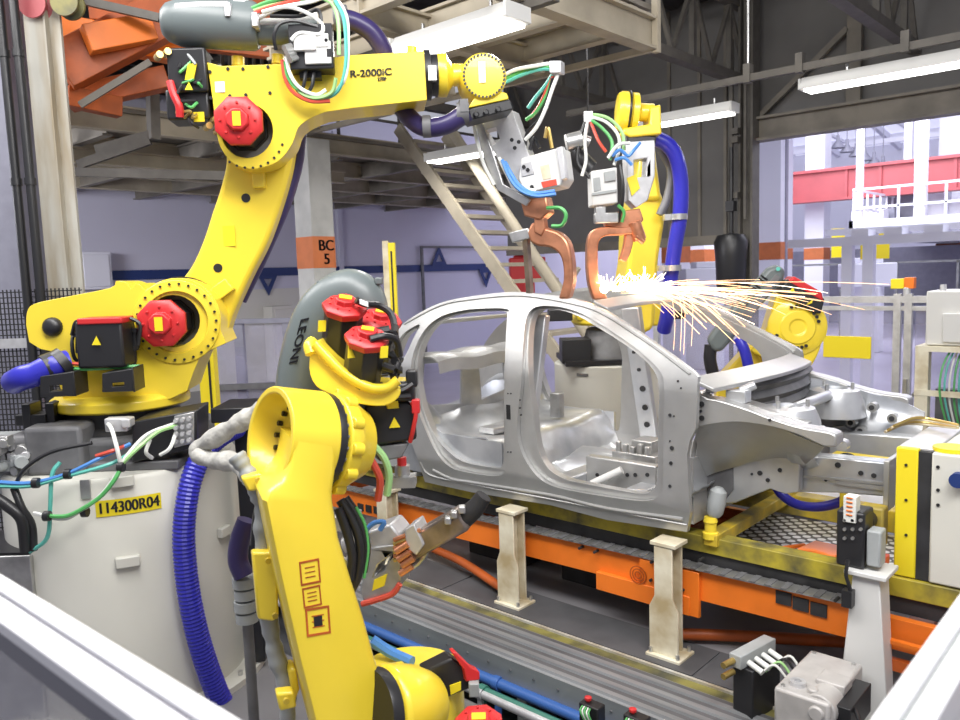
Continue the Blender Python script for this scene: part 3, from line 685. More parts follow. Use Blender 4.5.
for mir in (False, True):
    sgn = (lambda y: 2*YC-y) if mir else (lambda y: y)
    side_mb(OUT, [FH_, RH_, QW], 0, .028, mir).build('body_side', 'car', car, bevel=.008, seg=2, ang=30)
    OUT2 = [(a, b) for a, b in s2([(360, 400), (374, 352), (400, 330), (440, 306), (470, 300), (510, 296), (540, 298), (583, 305), (607, 315), (657, 348), (686, 371)])]+[(692, 378), (686, 430), (682, 460), (683, 522), (607, 514), (550, 499), (473, 487), (428, 476), (414, 440), (390, 424), (365, 428)]
    side_mb(OUT2, [FI_, RI_, s2c([(403, 339), (412, 330), (418, 328), (413, 339), (406, 354), (399, 362), (396, 360)])], .03, .05, mir).build('inner_flange', 'car', car, bevel=.008, seg=2, ang=30)
    # rocker ridge line and roof-rail ditch
    mb = MB()
    for L, r in (([(433, 470), (452, 479), (473, 482.5), (550, 495), (607, 508.5), (683, 519)], .009), ([(404, 324), (440, 305.5), (470, 299.5), (510, 295.5), (540, 297.5), (583, 306), (607, 316), (632, 332), (657, 349), (690, 374)], .007), ([(420, 462), (430, 475), (470, 484), (550, 499), (687, 525)], .006)):
        P = [atc(a, b, -.002) for a, b in L]; mb.tube([V((p.x, sgn(p.y), p.z)) for p in P], r, n=8, sub=4)
    mb.build('panel_seam', 'car', car)
    # B-pillar slots and the small bolt holes
    mb = MB()
    for a, b, r in ((509, 408, .006), (509.5, 413, .006), (508, 417, .006), (511, 393.5, .004), (508, 393.5, .004), (511, 452, .004), (508, 452, .004), (520, 408, .005), (521, 415, .005), (670, 415, .008), (674, 416, .004), (671, 463, .009), (670, 486, .008), (672, 448, .011), (670, 441, .004), (678, 381, .005), (681, 388, .004), (520, 400, .004)):
        p = atc(a, b, -.001); mb.cyl((p.x, sgn(p.y)-.004, p.z), (p.x, sgn(p.y)+.004, p.z), r, n=10)
    a, b = atc(506.8, 419), atc(510.2, 405); mb.box((a.x, min(sgn(a.y), sgn(a.y-.003)), a.z), (b.x, max(sgn(a.y), sgn(a.y-.003)), b.z))
    mb.build('bolt_hole', 'black_matt', car)
    # front end: apron rail, wheelhouse, longitudinal
    def Q(L, Y): return [V((p.x, sgn(p.y), p.z)) for p in (at(a, b, Y=Y) for a, b in L)]
    yv = -1 if mir else 1
    ap = s2([(696, 391), (707, 398), (718, 400), (747, 409), (769, 417.5), (800, 427), (828, 432), (836, 436)])+[(836, 447), (824, 447)]+s2([(813, 442), (800, 436), (774, 428), (742, 423), (718, 424), (695, 428)])
    MB().prism(Q(ap, 3.5), (0, .1*yv, 0)).build('apron_rail', 'car', car, bevel=.008)
    rows = [Q([(695, 427), (720, 423), (745, 422.5), (775, 427), (803, 438), (824, 447)], 3.515), Q([(697, 445), (720, 440), (748, 437), (778, 440), (800, 448), (816, 456)], 3.57), Q([(694, 482), (712, 474), (735, 467), (762, 460), (785, 458), (806, 464)], 3.70)]
    MB().sheet([spl(r, 3) for r in rows], .012, (0, yv, 0)).build('wheelhouse', 'car', car)
    MB().prism(Q([(733, 467), (752, 455), (790, 452), (800, 462), (799, 492), (785, 494), (770, 489), (752, 496), (735, 503), (722, 504), (733, 490)], 3.705), (0, .05*yv, 0)).build('firewall_side', 'car_in', car, bevel=.006)
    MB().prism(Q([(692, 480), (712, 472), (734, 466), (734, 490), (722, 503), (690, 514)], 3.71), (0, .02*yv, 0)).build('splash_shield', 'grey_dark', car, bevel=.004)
    for k, L in enumerate(([(700, 428), (694, 450), (692, 482)], [(708, 426), (700, 452), (696, 480)], [(716, 425), (708, 450), (700, 474)])):
        MB().tube(Q(L, 3.6+.05*k), .012, n=8).build('gusset', 'car', car)
    MB().prism(Q([(782, 454), (835, 457.5), (889, 463), (889, 497), (835, 493), (785, 492)], 3.76), (0, .09*yv, 0)).build('front_rail', 'car_in', car, bevel=.008)
    mb = MB(); P = Q([(800, 476), (888, 484)], 3.755); mb.bar(P[0], P[1], .008, .012); P = Q([(835, 482), (888, 489)], 3.755); mb.bar(P[0], P[1], .008, .02); mb.build('rail_bead', 'car', car)
    p, q = Q([(888, 509), (895, 460)], 3.74); MB().box((p.x-.012, min(sgn(3.70), sgn(3.90)), p.z), (p.x+.012, max(sgn(3.70), sgn(3.90)), q.z)).build('rail_end_plate', 'car', car, bevel=.004)
    mb = MB()
    for a, b, r, Y in ((838, 465, .013, 3.76), (861, 473, .011, 3.76), (874, 475.5, .011, 3.76), (702, 404, .013, 3.5), (701, 411, .007, 3.5), (702, 418, .013, 3.5), (770, 420, .007, 3.5), (760, 473, .012, 3.705), (768, 480, .01, 3.705), (752, 474, .006, 3.705), (826, 480, .007, 3.76), (780, 470, .01, 3.705)):
        p = Q([(a, b)], Y)[0]; mb.cyl(p-V((0, .006, 0)), p+V((0, .006, 0)), r, n=12)
    mb.build('bolt_hole', 'black_matt', car)
    # strut tower with studs
    tx, ty, tz = -1.46, sgn(3.79), 1.27
    MB().lathe((tx, ty, 1.12), (0, 0, 1), [(.16, 0), (.15, .08), (.125, .14), (.07, .15), (.065, .135), (.03, .13)], 28).build('strut_tower', 'car_in', car)
    mb = MB()
    for a in (.4, 2.5, 4.6): mb.cyl((tx+.09*cos(a), ty+.09*sin(a), 1.26), (tx+.09*cos(a), ty+.09*sin(a), 1.30), .01, n=8)
    mb.build('stud', 'steel', car)
    # inner apron facing the engine bay, with stud plates
    X0, X1 = -1.72, (-1.05 if mir else -1.3)
    rows = [[(X0+(X1-X0)*i/8, sgn(3.62+.15*(1-j/5)**2+.03*sin(i*1.7)), .98+(1.30-.15*(i/8)**1.5-.98)*j/5) for i in range(9)] for j in range(6)]
    MB().sheet(rows, .01, (0, -yv, 0)).build('inner_apron', 'car_in', car)
    mb = MB()
    for xx, zz in ((-1.28, 1.17), (-1.18, 1.12), (-1.38, 1.08), (-1.33, 1.04)):
        y = sgn(3.72 if zz < 1.1 else 3.70); mb.cyl((xx, y-.0*yv, zz), (xx, y+.05*yv, zz), .026, n=14, m=0); mb.cyl((xx, y+.05*yv, zz), (xx, y+.056*yv, zz), .014, n=10, m=1)
    mb.build('stud_plate', ['car', 'black_matt'], car)
    # rear wheelhouse bulge inside
    mb = MB(); rows = []
    for i in range(13):
        a = pi*i/12; rows.append([(-3.98-.40*cos(a)*k, sgn(yy), .72+.46*sin(a)*k) for yy, k in ((3.47, 1.0), (3.58, 1.0), (3.66, .9), (3.70, .6), (3.71, .1))])
    mb.sheet(rows).build('rear_wheelhouse', 'car_in', car)
    dx = .16 if mir else 0
    MB().bar((-2.95+dx*1.3, sgn(3.55), .78), (-2.90+dx*.7, sgn(3.70), 1.70), .05, .13).build('pillar_reinforcement', 'car_in', car, bevel=.008)
    mb = MB()
    for zz in (.9, 1.02, 1.15, 1.28, 1.4, 1.52): xh = -2.925+dx*(1.3-.6*(zz-.78)/.96)+.01*sin(zz*40); mb.cyl((xh, sgn(3.555+.155*(zz-.78)), zz), (xh, sgn(3.585+.165*(zz-.78)), zz), .012 if zz > 1.2 else .02, n=10)
    mb.build('bolt_hole', 'black_matt', car)
# floor, tunnel, seats, shelf, cowl, dash, headers
def ys(n, a=3.5, b=4.74): return [a+(b-a)*i/n for i in range(n+1)]
rows = []
for xx, z in ((-1.80, .86), (-1.92, .74), (-2.05, .70), (-2.9, .70), (-3.02, .74), (-3.10, .90), (-3.18, .95), (-3.55, .93), (-3.66, .98), (-3.74, 1.02), (-4.35, .96)):
    rows.append([(xx, y, z+(.13*max(0, 1-((y-YC)/.17)**2)**.6 if xx > -3.0 else 0)+(.012*sin(y*11+1) if xx < -3.05 else .004*sin(y*60))) for y in ys(48)])
MB().sheet(rows, .01, (0, 0, -1)).build('floor_pan', 'car_in', car)
for xx in (-2.15, -2.62):
    for y0, y1 in ((3.52, 3.98), (4.26, 4.72)):
        MB().box((xx-.06, y0, .70), (xx+.06, y1, .80)).build('seat_crossmember', 'car_in', car, bevel=.01)
a, b = at(586, 488, Y=3.66), at(656, 466.5, Y=3.66)
MB().box((a.x, 3.66, .70), (b.x, 3.72, b.z)).build('seat_bracket', 'car', car, bevel=.008)
mb = MB()
for px in (597, 627, 635, 647): p = at(px, 475, Y=3.655); mb.cyl((p.x, 3.654, p.z), (p.x, 3.662, p.z), .011, n=12)
mb.build('bolt_hole', 'black_matt', car)
MB().cyl(at(592, 484, Y=3.56), at(622, 470, Y=3.62), .022, n=16).build('loose_tube', 'white', car)
mb = MB()
for i in range(5): mb.box((-2.58+i*.05, 4.0, .82), (-2.55+i*.05, 4.03, .92-.01*(i % 3)))
mb.box((-2.6, 3.99, .80), (-2.3, 4.25, .86)); mb.box((-2.5, 4.05, .85), (-2.36, 4.2, .93)); mb.build('tunnel_bracket', 'steel', car, bevel=.006)
mb = MB(); mb.box((-3.35, 3.62, .95), (-3.22, 3.9, .99)); mb.box((-3.5, 4.05, .95), (-3.3, 4.1, 1.1)); mb.box((-3.3, 4.3, .95), (-3.22, 4.36, 1.12)); mb.build('seat_latch', 'steel', car, bevel=.006)
# rear shelf and rear bulkhead
rows = [[(xx, y, z+.008*sin(y*14)) for y in ys(40, 3.56, 4.68)] for xx, z in ((-3.62, 1.33), (-3.63, 1.40), (-3.68, 1.425), (-3.85, 1.43), (-3.95, 1.42))]
MB().sheet(rows, .012, (0, 0, -1)).build('rear_shelf', 'car', car)
bk = [(-3.86, 3.52, .97), (-3.86, 4.72, .97), (-3.86, 4.70, 1.42), (-3.86, 3.54, 1.42)]
MB().prism(bk, (-.02, 0, 0), holes=[[(-3.86, y, z) for y, z in ((3.62, 1.08), (4.0, 1.04), (4.02, 1.34), (3.66, 1.36))], [(-3.86, y, z) for y, z in ((4.22, 1.04), (4.5, 1.08), (4.46, 1.34), (4.2, 1.34))]]).build('rear_bulkhead', 'car_in', car, bevel=.006)
MB().bar((-3.80, 3.62, 1.64), (-3.80, 4.62, 1.64), .05, .03).build('rear_header', 'car', car, bevel=.008)
def arch(xx, z, n, w, dz, dx=0, y0=3.64, y1=4.60, tilt=0):
    rows = []
    for o in (-w/2, w/2):
        rows.append([(xx+o+dx*(1-((2*i/n)-1)**2), y0+(y1-y0)*i/n, z+dz*(1-((2*i/n)-1)**2)-tilt*o) for i in range(n+1)])
    return rows
MB().sheet(arch(-2.43, 1.765, 16, .09, .02, .04, tilt=.45), .02, (0, 0, -1)).build('front_header', 'car', car, bevel=.004)
MB().sheet(arch(-1.745, 1.40, 20, .13, .015, .10, 3.46, 4.72, tilt=.35), .02, (0, 0, -1)).build('cowl', 'car', car, bevel=.004)
rows = []
for k in range(13):
    z = 1.37-.032*k; rows.append([(-1.66+.05*(1-((2*i/16)-1)**2)+(.012 if k % 2 else -.012), 3.84+.82*i/16, z) for i in range(17)])
MB().sheet(rows, .015, (-1, 0, 0)).build('dash_panel', 'grey_dark', car)
MB().box((-1.86, 3.56, .66), (-1.84, 4.68, 1.0)).build('toe_board', 'car_in', car)
for yy in (3.495, 4.72): MB().box((-4.3, yy, .66), (-3.05, yy+.02, .945)).build('seat_side', 'car_in', car)
MB().tube([(-1.5, 3.72, 1.22), (-1.45, 3.95, 1.245), (-1.45, 4.3, 1.245), (-1.5, 4.52, 1.22)], .028, n=10).build('engine_bay_brace', 'car_in', car)
MB().prism([(-1.70, 3.58, 1.30), (-1.42, 3.60, 1.26), (-1.30, 3.62, 1.225), (-1.34, 3.80, 1.21), (-1.5, 3.85, 1.24), (-1.68, 3.82, 1.28)], (0, 0, -.015)).build('plenum', 'car', car, bevel=.004)
mb = MB(); p = at(738, 398, Y=3.6)
mb.box((p.x-.05, 3.57, p.z-.02), (p.x+.05, 3.64, p.z+.04)); mb.cyl((p.x, 3.62, p.z+.03), (p.x+.06, 3.66, p.z+.06), .02, n=12); mb.box((p.x-.15, 3.56, p.z+.02), (p.x-.11, 3.6, p.z+.09)); mb.build('hinge_bracket', 'car_in', car, bevel=.005)
# ================================================================== SKID + CONVEYOR
t = thing('skid', 'worn yellow skid frame carrying the silver car body', 'skid', (-2.4, 4.12, .44))
MB().box((-5.4, 3.585, .515), (.6, 3.68, .60)).build('side_rail', 'olive', t, bevel=.004)
MB().box((-5.4, 4.55, .48), (.6, 4.66, .60)).build('side_rail', 'yellow_dull', t, bevel=.004)
MB().box((-5.4, 3.60, .44), (.6, 3.67, .514)).build('rail_foot', 'black_matt', t)
for xx in (-4.4, -1.75): MB().box((xx-.035, 3.56, .565), (xx+.035, 4.62, .625)).build('cross_bar', 'yellow_dull', t, bevel=.004)
for xx, yy in ((-1.76, 3.585), (-3.9, 3.6), (-1.76, 4.6), (-3.9, 4.6)):
    MB().lathe((xx, yy, .60), (0, 0, 1), [(.04, 0), (.04, .03), (.03, .035), (.03, .08), (.036, .085), (.03, .11)], 16).build('locating_pin', 'yellow' if xx > -2 else 'grey', t)
MB().lathe((-1.75, 3.60, .71), (.15, .1, 1), [(.03, 0), (.042, .02), (.045, .08), (.04, .13), (.02, .15)], 16).build('pin_cover', 'grey', t)
mb = MB(); mb.box((-1.95, 3.72, .46), (-1.02, 4.53, .475)); tag(mb.build('perforated_plate', 'perforated'), 'perforated metal plate lying between the skid rails under the car nose', 'plate')
t = thing('conveyor_frame', 'bright orange conveyor side frame running under the car', 'conveyor', (-2.6, 3.56, .2))
def tz(x): return .402+.0165*(x+4.6)
def tilt(mb, x0, x1, y0, y1, a, b, m=0): return mb.hexa([(x0, y0, tz(x0)+a), (x1, y0, tz(x1)+a), (x1, y1, tz(x1)+a), (x0, y1, tz(x0)+a), (x0, y0, tz(x0)+b), (x1, y0, tz(x1)+b), (x1, y1, tz(x1)+b), (x0, y1, tz(x0)+b)], m)
tilt(MB(), -5.6, -1.0, 3.53, 3.57, -.165, 0).build('side_plate', 'orange', t, bevel=.003)
MB().box((-.93, 3.53, .30), (.8, 3.57, .44)).build('side_plate', 'orange', t, bevel=.003)
tilt(MB(), -5.6, -1.0, 3.50, 3.585, 0, .008).build('top_lip', 'steel', t)
mb = MB()
for i in range(60): tilt(mb, -5.5+i*.075, -5.47+i*.075, 3.495, 3.585, .008, .012)
mb.build('lip_tooth', 'grey_dark', t)
MB().box((-5.6, 4.62, .2), (.8, 4.66, .43)).build('side_plate', 'orange_dark', t)
x0, x1 = at(597, 580, Y=3.51).x, at(690, 580, Y=3.51).x
MB().box((x0, 3.50, .20), (x1, 3.53, .30)).build('joint_plate', 'orange', t, bevel=.003)
x0 = at(640, 580, Y=3.51).x; MB().box((x0, 3.505, .2), (x1+.05, 3.53, .435)).build('joint_plate', 'orange', t, bevel=.003)
mb = MB()
for px, py in ((778, 592), (795, 598), (813, 603.5)): p = at(px+6, py+6, Y=3.53); mb.box((p.x-.036, 3.522, p.z-.03), (p.x+.036, 3.531, p.z+.03))
for px in (361, 369, 377): p = at(px, 507+(px-361)*.2, Y=3.53); mb.box((p.x-.03, 3.522, p.z-.026), (p.x+.03, 3.531, p.z+.026))
for px, py in ((652, 562), (680, 571), (651, 580), (683, 590), (836, 600), (580, 548), (595, 552), (676, 560), (700, 560)): p = at(px, py, Y=3.5); mb.cyl((p.x, 3.49, p.z), (p.x, 3.531, p.z), .008, n=10)
mb.build('cutout', 'black_matt', t)
mb = MB(); p = at(638, 575, Y=3.5)
for r in (.05, .035, .02): mb.lathe((p.x, 3.502, p.z), (0, -1, 0), [(r-.005, 0), (r-.005, .004), (r, .004), (r, 0)], 28, cap=False)
mb.build('round_emblem', 'orange_dark', t)
for k in range(4): xx = -4.9+k*1.35; MB().box((xx-.05, 3.57, .30), (xx+.05, 4.62, .36)).build('cross_member', 'orange_dark', t)
MB().box((-.93, 3.5, .22), (.8, 3.53, .27)).build('lower_channel', 'orange_dark', t)
MB().box((-.93, 3.47, .35), (.8, 3.5, .365)).build('lower_channel', 'orange', t)
for px, py0, h, hw, lab in ((388, 540, .50, .05, 'cream steel post behind robot gripper, left end of conveyor'), (513, 600, .56, .055, 'rusty cream steel post under the middle of the car sill'), (668, 650, .58, .05, 'cream steel post under the front of the car sill')):
    p = at(px, py0, Y=3.42); x = p.x; yy = 3.43
    t = thing('support_post', lab, 'post', (x, yy, 0), 'conveyor support posts')
    MB().box((x-.09, yy-.08, 0), (x+.10, yy+.08, .02)).build('base_plate', 'cream', t, bevel=.004)
    mb = MB(); mb.prism([(x-.08, yy-.055, .02), (x+.08, yy-.055, .02), (x+.08, yy-.055, .26), (x+hw, yy-.055, .32), (x+hw, yy-.055, h), (x-hw, yy-.055, h), (x-hw, yy-.055, .32), (x-.08, yy-.055, .26)], (0, .012, 0))
    mb.box((x-hw, yy+.04, .02), (x+hw, yy+.055, h)); mb.box((x-.008, yy-.043, .02), (x+.008, yy+.04, h)); mb.build('column', 'cream', t, bevel=.003)
    MB().box((x-.07, yy-.06, h), (x+.07, yy+.07, h+.02)).build('top_plate', 'cream', t, bevel=.003)
    mb = MB()
    for sx in (-.07, .08):
        for sy in (-.06, .06): mb.cyl((x+sx, yy+sy, .02), (x+sx, yy+sy, .045), .01, n=8)
    mb.build('anchor_bolt', 'steel', t)
# tapered white pylon near right
x0, x1 = -1.14, -.93
t = thing('tapered_pylon', 'white tapered pylon in front of the conveyor at right', 'pylon', (-1.03, 3.40, 0))
b0, b1, u0, u1 = at(842, 655, Y=3.36).x, at(890, 690, Y=3.36).x, at(853, 553, Y=3.36).x, at(880, 553, Y=3.36).x
MB().hexa([(b0-.02, 3.36, 0), (b1, 3.36, 0), (b1-.02, 3.52, 0), (b0, 3.52, 0), (u0, 3.36, .66), (u1, 3.36, .66), (u1, 3.49, .66), (u0, 3.49, .66)]).build('column', 'white', t, bevel=.005)
MB().box((u0-.03, 3.34, .66), (u1+.03, 3.52, .68)).build('top_plate', 'white', t, bevel=.004)
MB().box((b0-.06, 3.30, 0), (b1+.05, 3.52, .015)).build('base_plate', 'white', t)
mb = MB(); mb.tube([at(848, 560, Y=3.33), at(846, 575, Y=3.32), at(850, 590, Y=3.33), at(847, 606, Y=3.33)], .008); p = at(848, 597, Y=3.33); mb.box((p.x-.02, 3.31, p.z-.04), (p.x+.02, 3.355, p.z+.03)); mb.build('sensor_cable', 'black', t)
# clamp unit on the pylon
t = thing('clamp_unit', 'black pneumatic clamp standing on the white pylon', 'clamp', (-1.03, 3.42, .68))
p, q = at(838, 551, Y=3.40), at(867, 512, Y=3.40)
MB().box((p.x, 3.37, .68), (q.x, 3.5, q.z)).build('clamp_body', 'black', t, bevel=.012)
MB().box((q.x+.005, 3.38, .70), (q.x+.06, 3.46, q.z-.07)).build('cylinder_block', 'grey', t, bevel=.008)
mb = MB(); a, b = at(843, 517, Y=3.36), at(856, 498, Y=3.36); mb.box((a.x, 3.36, a.z-.02), (b.x, 3.42, b.z), 0)
for i in range(5): mb.box((a.x+.012, 3.355, a.z+.01+i*.018), (b.x-.012, 3.361, a.z+.017+i*.018), 1)
mb.build('label_plate', ['cable_white', 'orange'], t, bevel=.003)
mb = MB()
for i in range(8): p = at(845+(i % 3)*8, 520+(i//3)*9, Y=3.37); mb.cyl((p.x, 3.36, p.z), (p.x, 3.372, p.z), .007, n=8)
mb.build('bolt', 'steel', t)
t2 = thing('yellow_gripper', 'yellow gripper block behind the black clamp', 'gripper', (-.95, 3.7, .70))
p = at(876, 495, Y=3.65); MB().box((p.x-.06, 3.62, .70), (p.x+.04, 3.70, p.z-.05)).build('gripper_block', 'yellow_dull', t2, bevel=.01)
MB().cyl((p.x-.02, 3.61, .83), (p.x-.02, 3.56, .83), .04, n=18).build('piston', 'black', t2)
tag(MB().box((p.x+.0, 3.52, .66), (p.x+.08, 3.58, .70)).build('red_plate', 'cable_red', bevel=.004), 'small pinkish red plate beside the clamp', 'plate')
P = [at(a, b, Y=4.15) for a, b in ((775, 485), (782, 495), (796, 504), (815, 507), (834, 504), (852, 496))]
tag(MB().tube(P, .025, n=12).build('blue_hose', 'blue'), 'blue hose sagging below the car front rail', 'hose')
a, b = at(762, 500, Y=4.75), at(845, 486, Y=4.75)
tag(MB().box((-2.1, 4.8, .44), (-.9, 5.6, .46)).build('lit_floor_sheet', 'paper'), 'white sheet standing in for brightly lit floor beyond the skid under the car front', 'sheet')  # bright lit floor imitated by a white sheet
mb = MB(); a, b = at(795, 553, Z=.50), at(846, 556, Z=.50)
mb.prism([at(797, 548, Z=.52), at(815, 540, Z=.52), at(845, 546, Z=.52), at(846, 556, Z=.52), at(830, 555, Z=.52), at(815, 550, Z=.52)], (0, 0, -.05))
mb.bar(at(783, 548, Z=.5), at(805, 545, Z=.5), .02); tag(mb.build('orange_clamp', 'orange', bevel=.006), 'orange clamp lying on the perforated plate', 'clamp')
mb = MB(); P = [at(x, y, Y=4.02) for x, y in ((828, 463), (828, 455), (880, 457), (884, 463))]
mb.box((P[0].x, 4.0, .98), (P[2].x+.03, 4.14, P[1].z)); mb.cyl((P[0].x+.1, 3.99, P[1].z-.03), (P[0].x+.1, 4.0, P[1].z-.03), .06, n=20, m=1); mb.box((P[0].x+.05, 4.04, .60), (P[0].x+.12, 4.12, .98))
tag(mb.build('clamp_block', ['yellow', 'black'], bevel=.008), 'yellow clamp block seen between the two front rails', 'clamp')
# pallet-lock station at right
t = thing('lock_station', 'cream lock station with a yellow post at the nose of the car', 'station', (-.6, 3.75, .3))
xA, xB, xC = at(895, 500, Y=3.6).x, at(917, 500, Y=3.6).x, at(931, 500, Y=3.6).x; zt = at(905, 448, Y=3.6).z
MB().box((xA, 3.6, .605), (xB, 3.64, zt)).build('yellow_post', 'yellow_dull' if 0 else 'sign_yellow', t, bevel=.005)
MB().box((xB, 3.605, .605), (xC, 3.64, zt-.01)).build('rubber_strip', 'black_matt', t)
MB().box((xC, 3.59, .605), (.6, 4.2, zt-.005)).build('housing', 'cream' if 0 else 'drum', t, bevel=.008)
MB().box((xA, 3.64, zt-.06), (xC, 4.2, zt)).build('top_cover', 'alu', t, bevel=.004)
mb = MB()
for py in (465, 500, 535): p = at(906, py, Y=3.598); mb.cyl((p.x, 3.595, p.z), (p.x, 3.603, p.z), .006, n=8)
for py in (467, 490, 505): p = at(938, py, Y=3.588); mb.cyl((p.x, 3.585, p.z), (p.x, 3.593, p.z), .007, n=8)
mb.build('bolt', 'black', t)
mb = MB(); p = at(958, 480, Y=3.57); mb.cyl((p.x, 3.59, p.z), (p.x, 3.55, p.z), .03, n=16); mb.build('knob', 'blue_paint', t)
p = at(952, 449, Z=zt+.002); MB().cyl((p.x, p.y, zt-.004), (p.x, p.y, zt+.012), .07, n=24).build('yellow_disc', 'sign_yellow', t)
mb = MB()
for i in range(4): mb.tube([at(885+i*3, 432-i*2, Y=3.95), at(905+i*3, 424-i*2, Y=4.05), at(930, 425-i*2, Y=4.1), at(958, 428-i, Y=4.0)], .007, m=i % 2)
tag(mb.build('cable_bundle', ['cream', 'brass'], None), 'thin cables lying across the top of the lock station', 'cable')
# orange pipes low under the line
tag(MB().tube([at(425, 545, Z=.10), at(462, 562, Z=.09), at(502, 588, Z=.06)], .028, n=10).build('floor_pipe', 'orange_dark'), 'orange pipe slanting to the floor behind the rusty post', 'pipe')
tag(MB().tube([at(676, 634, Z=.05), at(740, 636, Z=.05), at(848, 642, Z=.05)], .03, n=10).build('floor_pipe', 'orange_dark'), 'orange pipe lying along the floor left of the white pylon', 'pipe')
for px, py, w in ((610, 590, .3), (505, 555, .25)):
    p = at(px, py, Y=4.0); mb = MB().box((p.x-w, 3.9, 0), (p.x+w, 4.3, .12)); mb.box((p.x-w*.4, 3.92, .12), (p.x+w*.5, 4.2, .2)); mb.cyl((p.x-w*.6, 3.95, .12), (p.x+w*.7, 3.95, .14), .04, n=12)
    tag(mb.build('drive_unit', 'black_matt', bevel=.01), 'black drive unit on the floor under the conveyor, %s' % ('below the orange joint plate' if px > 600 else 'behind the rusty post'), 'drive')
# ribbed walkway of aluminium profiles
t = thing('ribbed_walkway', 'grey ribbed metal walkway along the conveyor', 'walkway', (-2.6, 3.05, -.14))
pr = [(2.88, -.13), (2.88, 0)]
for k in range(4):
    y0 = 2.90+k*.075; pr += [(y0, 0), (y0+.006, .012), (y0+.034, .012), (y0+.04, 0)]
pr += [(3.205, 0), (3.205, -.13)]
MB().prism([(-6.5, y, z) for y, z in pr], (7.2, 0, 0)).build('profile', 'deck', t)
mb = MB()
for i in range(40):
    xx = -5.5+i*.15; mb.cyl((xx, 2.874, -.05), (xx, 2.881, -.05), .006, n=8)
mb.build('side_bolt', 'grey_dark', t)
for k in range(4):
    y0 = 2.90+k*.075; MB().box((-6.5, y0+.042, -.002), (.7, y0+.073, .003)).build('groove', 'floor_dark', t)
for xx in (-5.0, -3.9, -2.45, -1.2): MB().box((xx-.03, 2.9, -.42), (xx+.03, 3.15, -.13)).build('leg', 'steel', t)
tag(MB().box((-6.5, 3.208, -.1), (.7, 3.274, -.006)).build('drip_channel', 'olive_dark'), 'olive stained channel between the walkway and the white edging', 'channel')
o = MB().box((-6.5, 3.275, -.05), (.7, 3.291, .006)).build('trim_13', 'old_white'); o['kind'] = 'structure'
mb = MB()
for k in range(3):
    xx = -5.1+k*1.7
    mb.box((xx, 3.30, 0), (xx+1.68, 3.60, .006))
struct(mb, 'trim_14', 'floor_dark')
# pipes in the trench
for i, (px, py, r, mm, lab) in enumerate(((535, 699, .028, 'pipe_blue', 'blue pipe in the trench beside the walkway'), (528, 712, .028, 'pipe_green', 'dark green pipe in the trench'), (500, 702, .022, 'alu', 'bright metal pipe in the trench between the blue and green pipes'))):
    p = at(px, py, Z=-.14); zq = -.14
    mb = MB().cyl((-7, p.y, zq), (.6, p.y, zq), r, n=12)
    for xx in (-5.5, -4.0, -2.6, -1.4): mb.cyl((xx, p.y, zq), (xx+.04, p.y, zq), r*1.3, n=12); mb.box((xx+.005, p.y-.01, -.42), (xx+.035, p.y+.01, zq))
    tag(mb.build('trench_pipe', mm), lab, 'pipe')
# button boxes in the trench
for px, py, lab in ((592, 703, 'small black junction box with a red button and green wires'), (637, 715, 'small black junction box with curled cable, right of the other'), ):
    p = at(px, py, Y=2.70); o = p
    t = thing('button_box', lab, 'box', (p.x, p.y, -.42), 'trench button boxes')
    MB().box((p.x-.05, p.y-.03, -.42), (p.x+.05, p.y+.03, p.z)).build('box_body', 'black', t, bevel=.006)
    MB().lathe((p.x-.02, p.y, p.z), (0, 0, 1), [(.008, 0), (.008, .008), (.016, .01), (.016, .02), (.008, .023)], 14).build('red_button', 'red', t)
    for i in range(5): MB().tube([(p.x-.03+.010*i, p.y-.03, p.z-.01), (p.x-.02+.011*i, p.y-.06, p.z-.02), (p.x+.01+.010*i, p.y-.05, p.z-.08)], .004, n=6).build('wire', ['green', 'cable_white'][i % 2], t)
# ------------------------------------------------------------------ gearbox tool and valve block at lower right
zt = .30
a, b, c = at(811, 649, Z=zt), at(858, 663, Z=zt), at(783, 690, Z=zt)
t = thing('gear_unit', 'grey cast gear unit in front of the white pylon, lower right', 'gear unit', ((a.x+b.x)/2, (a.y+c.y)/2, 0))
x0, x1, y0, y1 = a.x, b.x+.02, c.y, a.y
MB().box((x0, y0, .14), (x1, y1, zt)).build('housing', 'cast', t, bevel=.012)
MB().box((x0+.03, y0+.02, 0), (x1-.03, y1-.02, .14)).build('foot', 'grey_dark', t)
p = at(798, 685, Z=zt); MB().lathe((p.x, p.y, zt-.002), (0, 0, 1), [(.03, 0), (.03, .02), (.014, .02), (.012, .004)], 20).build('oil_port', 'alu', t)
p = at(830, 690, Z=zt-.02); mb = MB(); mb.cyl((p.x, p.y+.06, zt-.05), (p.x, p.y-.13, zt-.05), .065, n=20); mb.cyl((p.x, p.y-.13, zt-.05), (p.x, p.y-.16, zt-.05), .03, n=16); mb.box((p.x-.05, p.y-.02, zt-.02), (p.x+.06, p.y+.08, zt+.02)); mb.cyl((p.x-.03, p.y-.1, zt+.02), (p.x-.03, p.y-.1, zt-.02), .02, n=12)
mb.build('drive_motor', 'cast', t, bevel=.006)
mb = MB(); mb.box((x1, y0+.05, .16), (x1+.06, y1-.1, zt-.02)); mb.tube([(x1+.06, y0+.1, .26), (x1+.1, y0+.02, .24), (x1+.08, y0-.04, .12)], .008); mb.build('plug_box', 'black', t, bevel=.006)
mb = MB()
for sx in (x0+.025, x1-.03):
    for sy in (y0+.03, y1-.03): mb.cyl((sx, sy, zt), (sx, sy, zt+.008), .008, n=8)
mb.build('bolt', 'steel', t)
a, b = at(735, 668, Z=.22), at(770, 632, Z=.30)
t = thing('valve_block', 'grey valve block with brass fittings left of the gear unit', 'valve block', (a.x+.05, a.y+.05, 0))
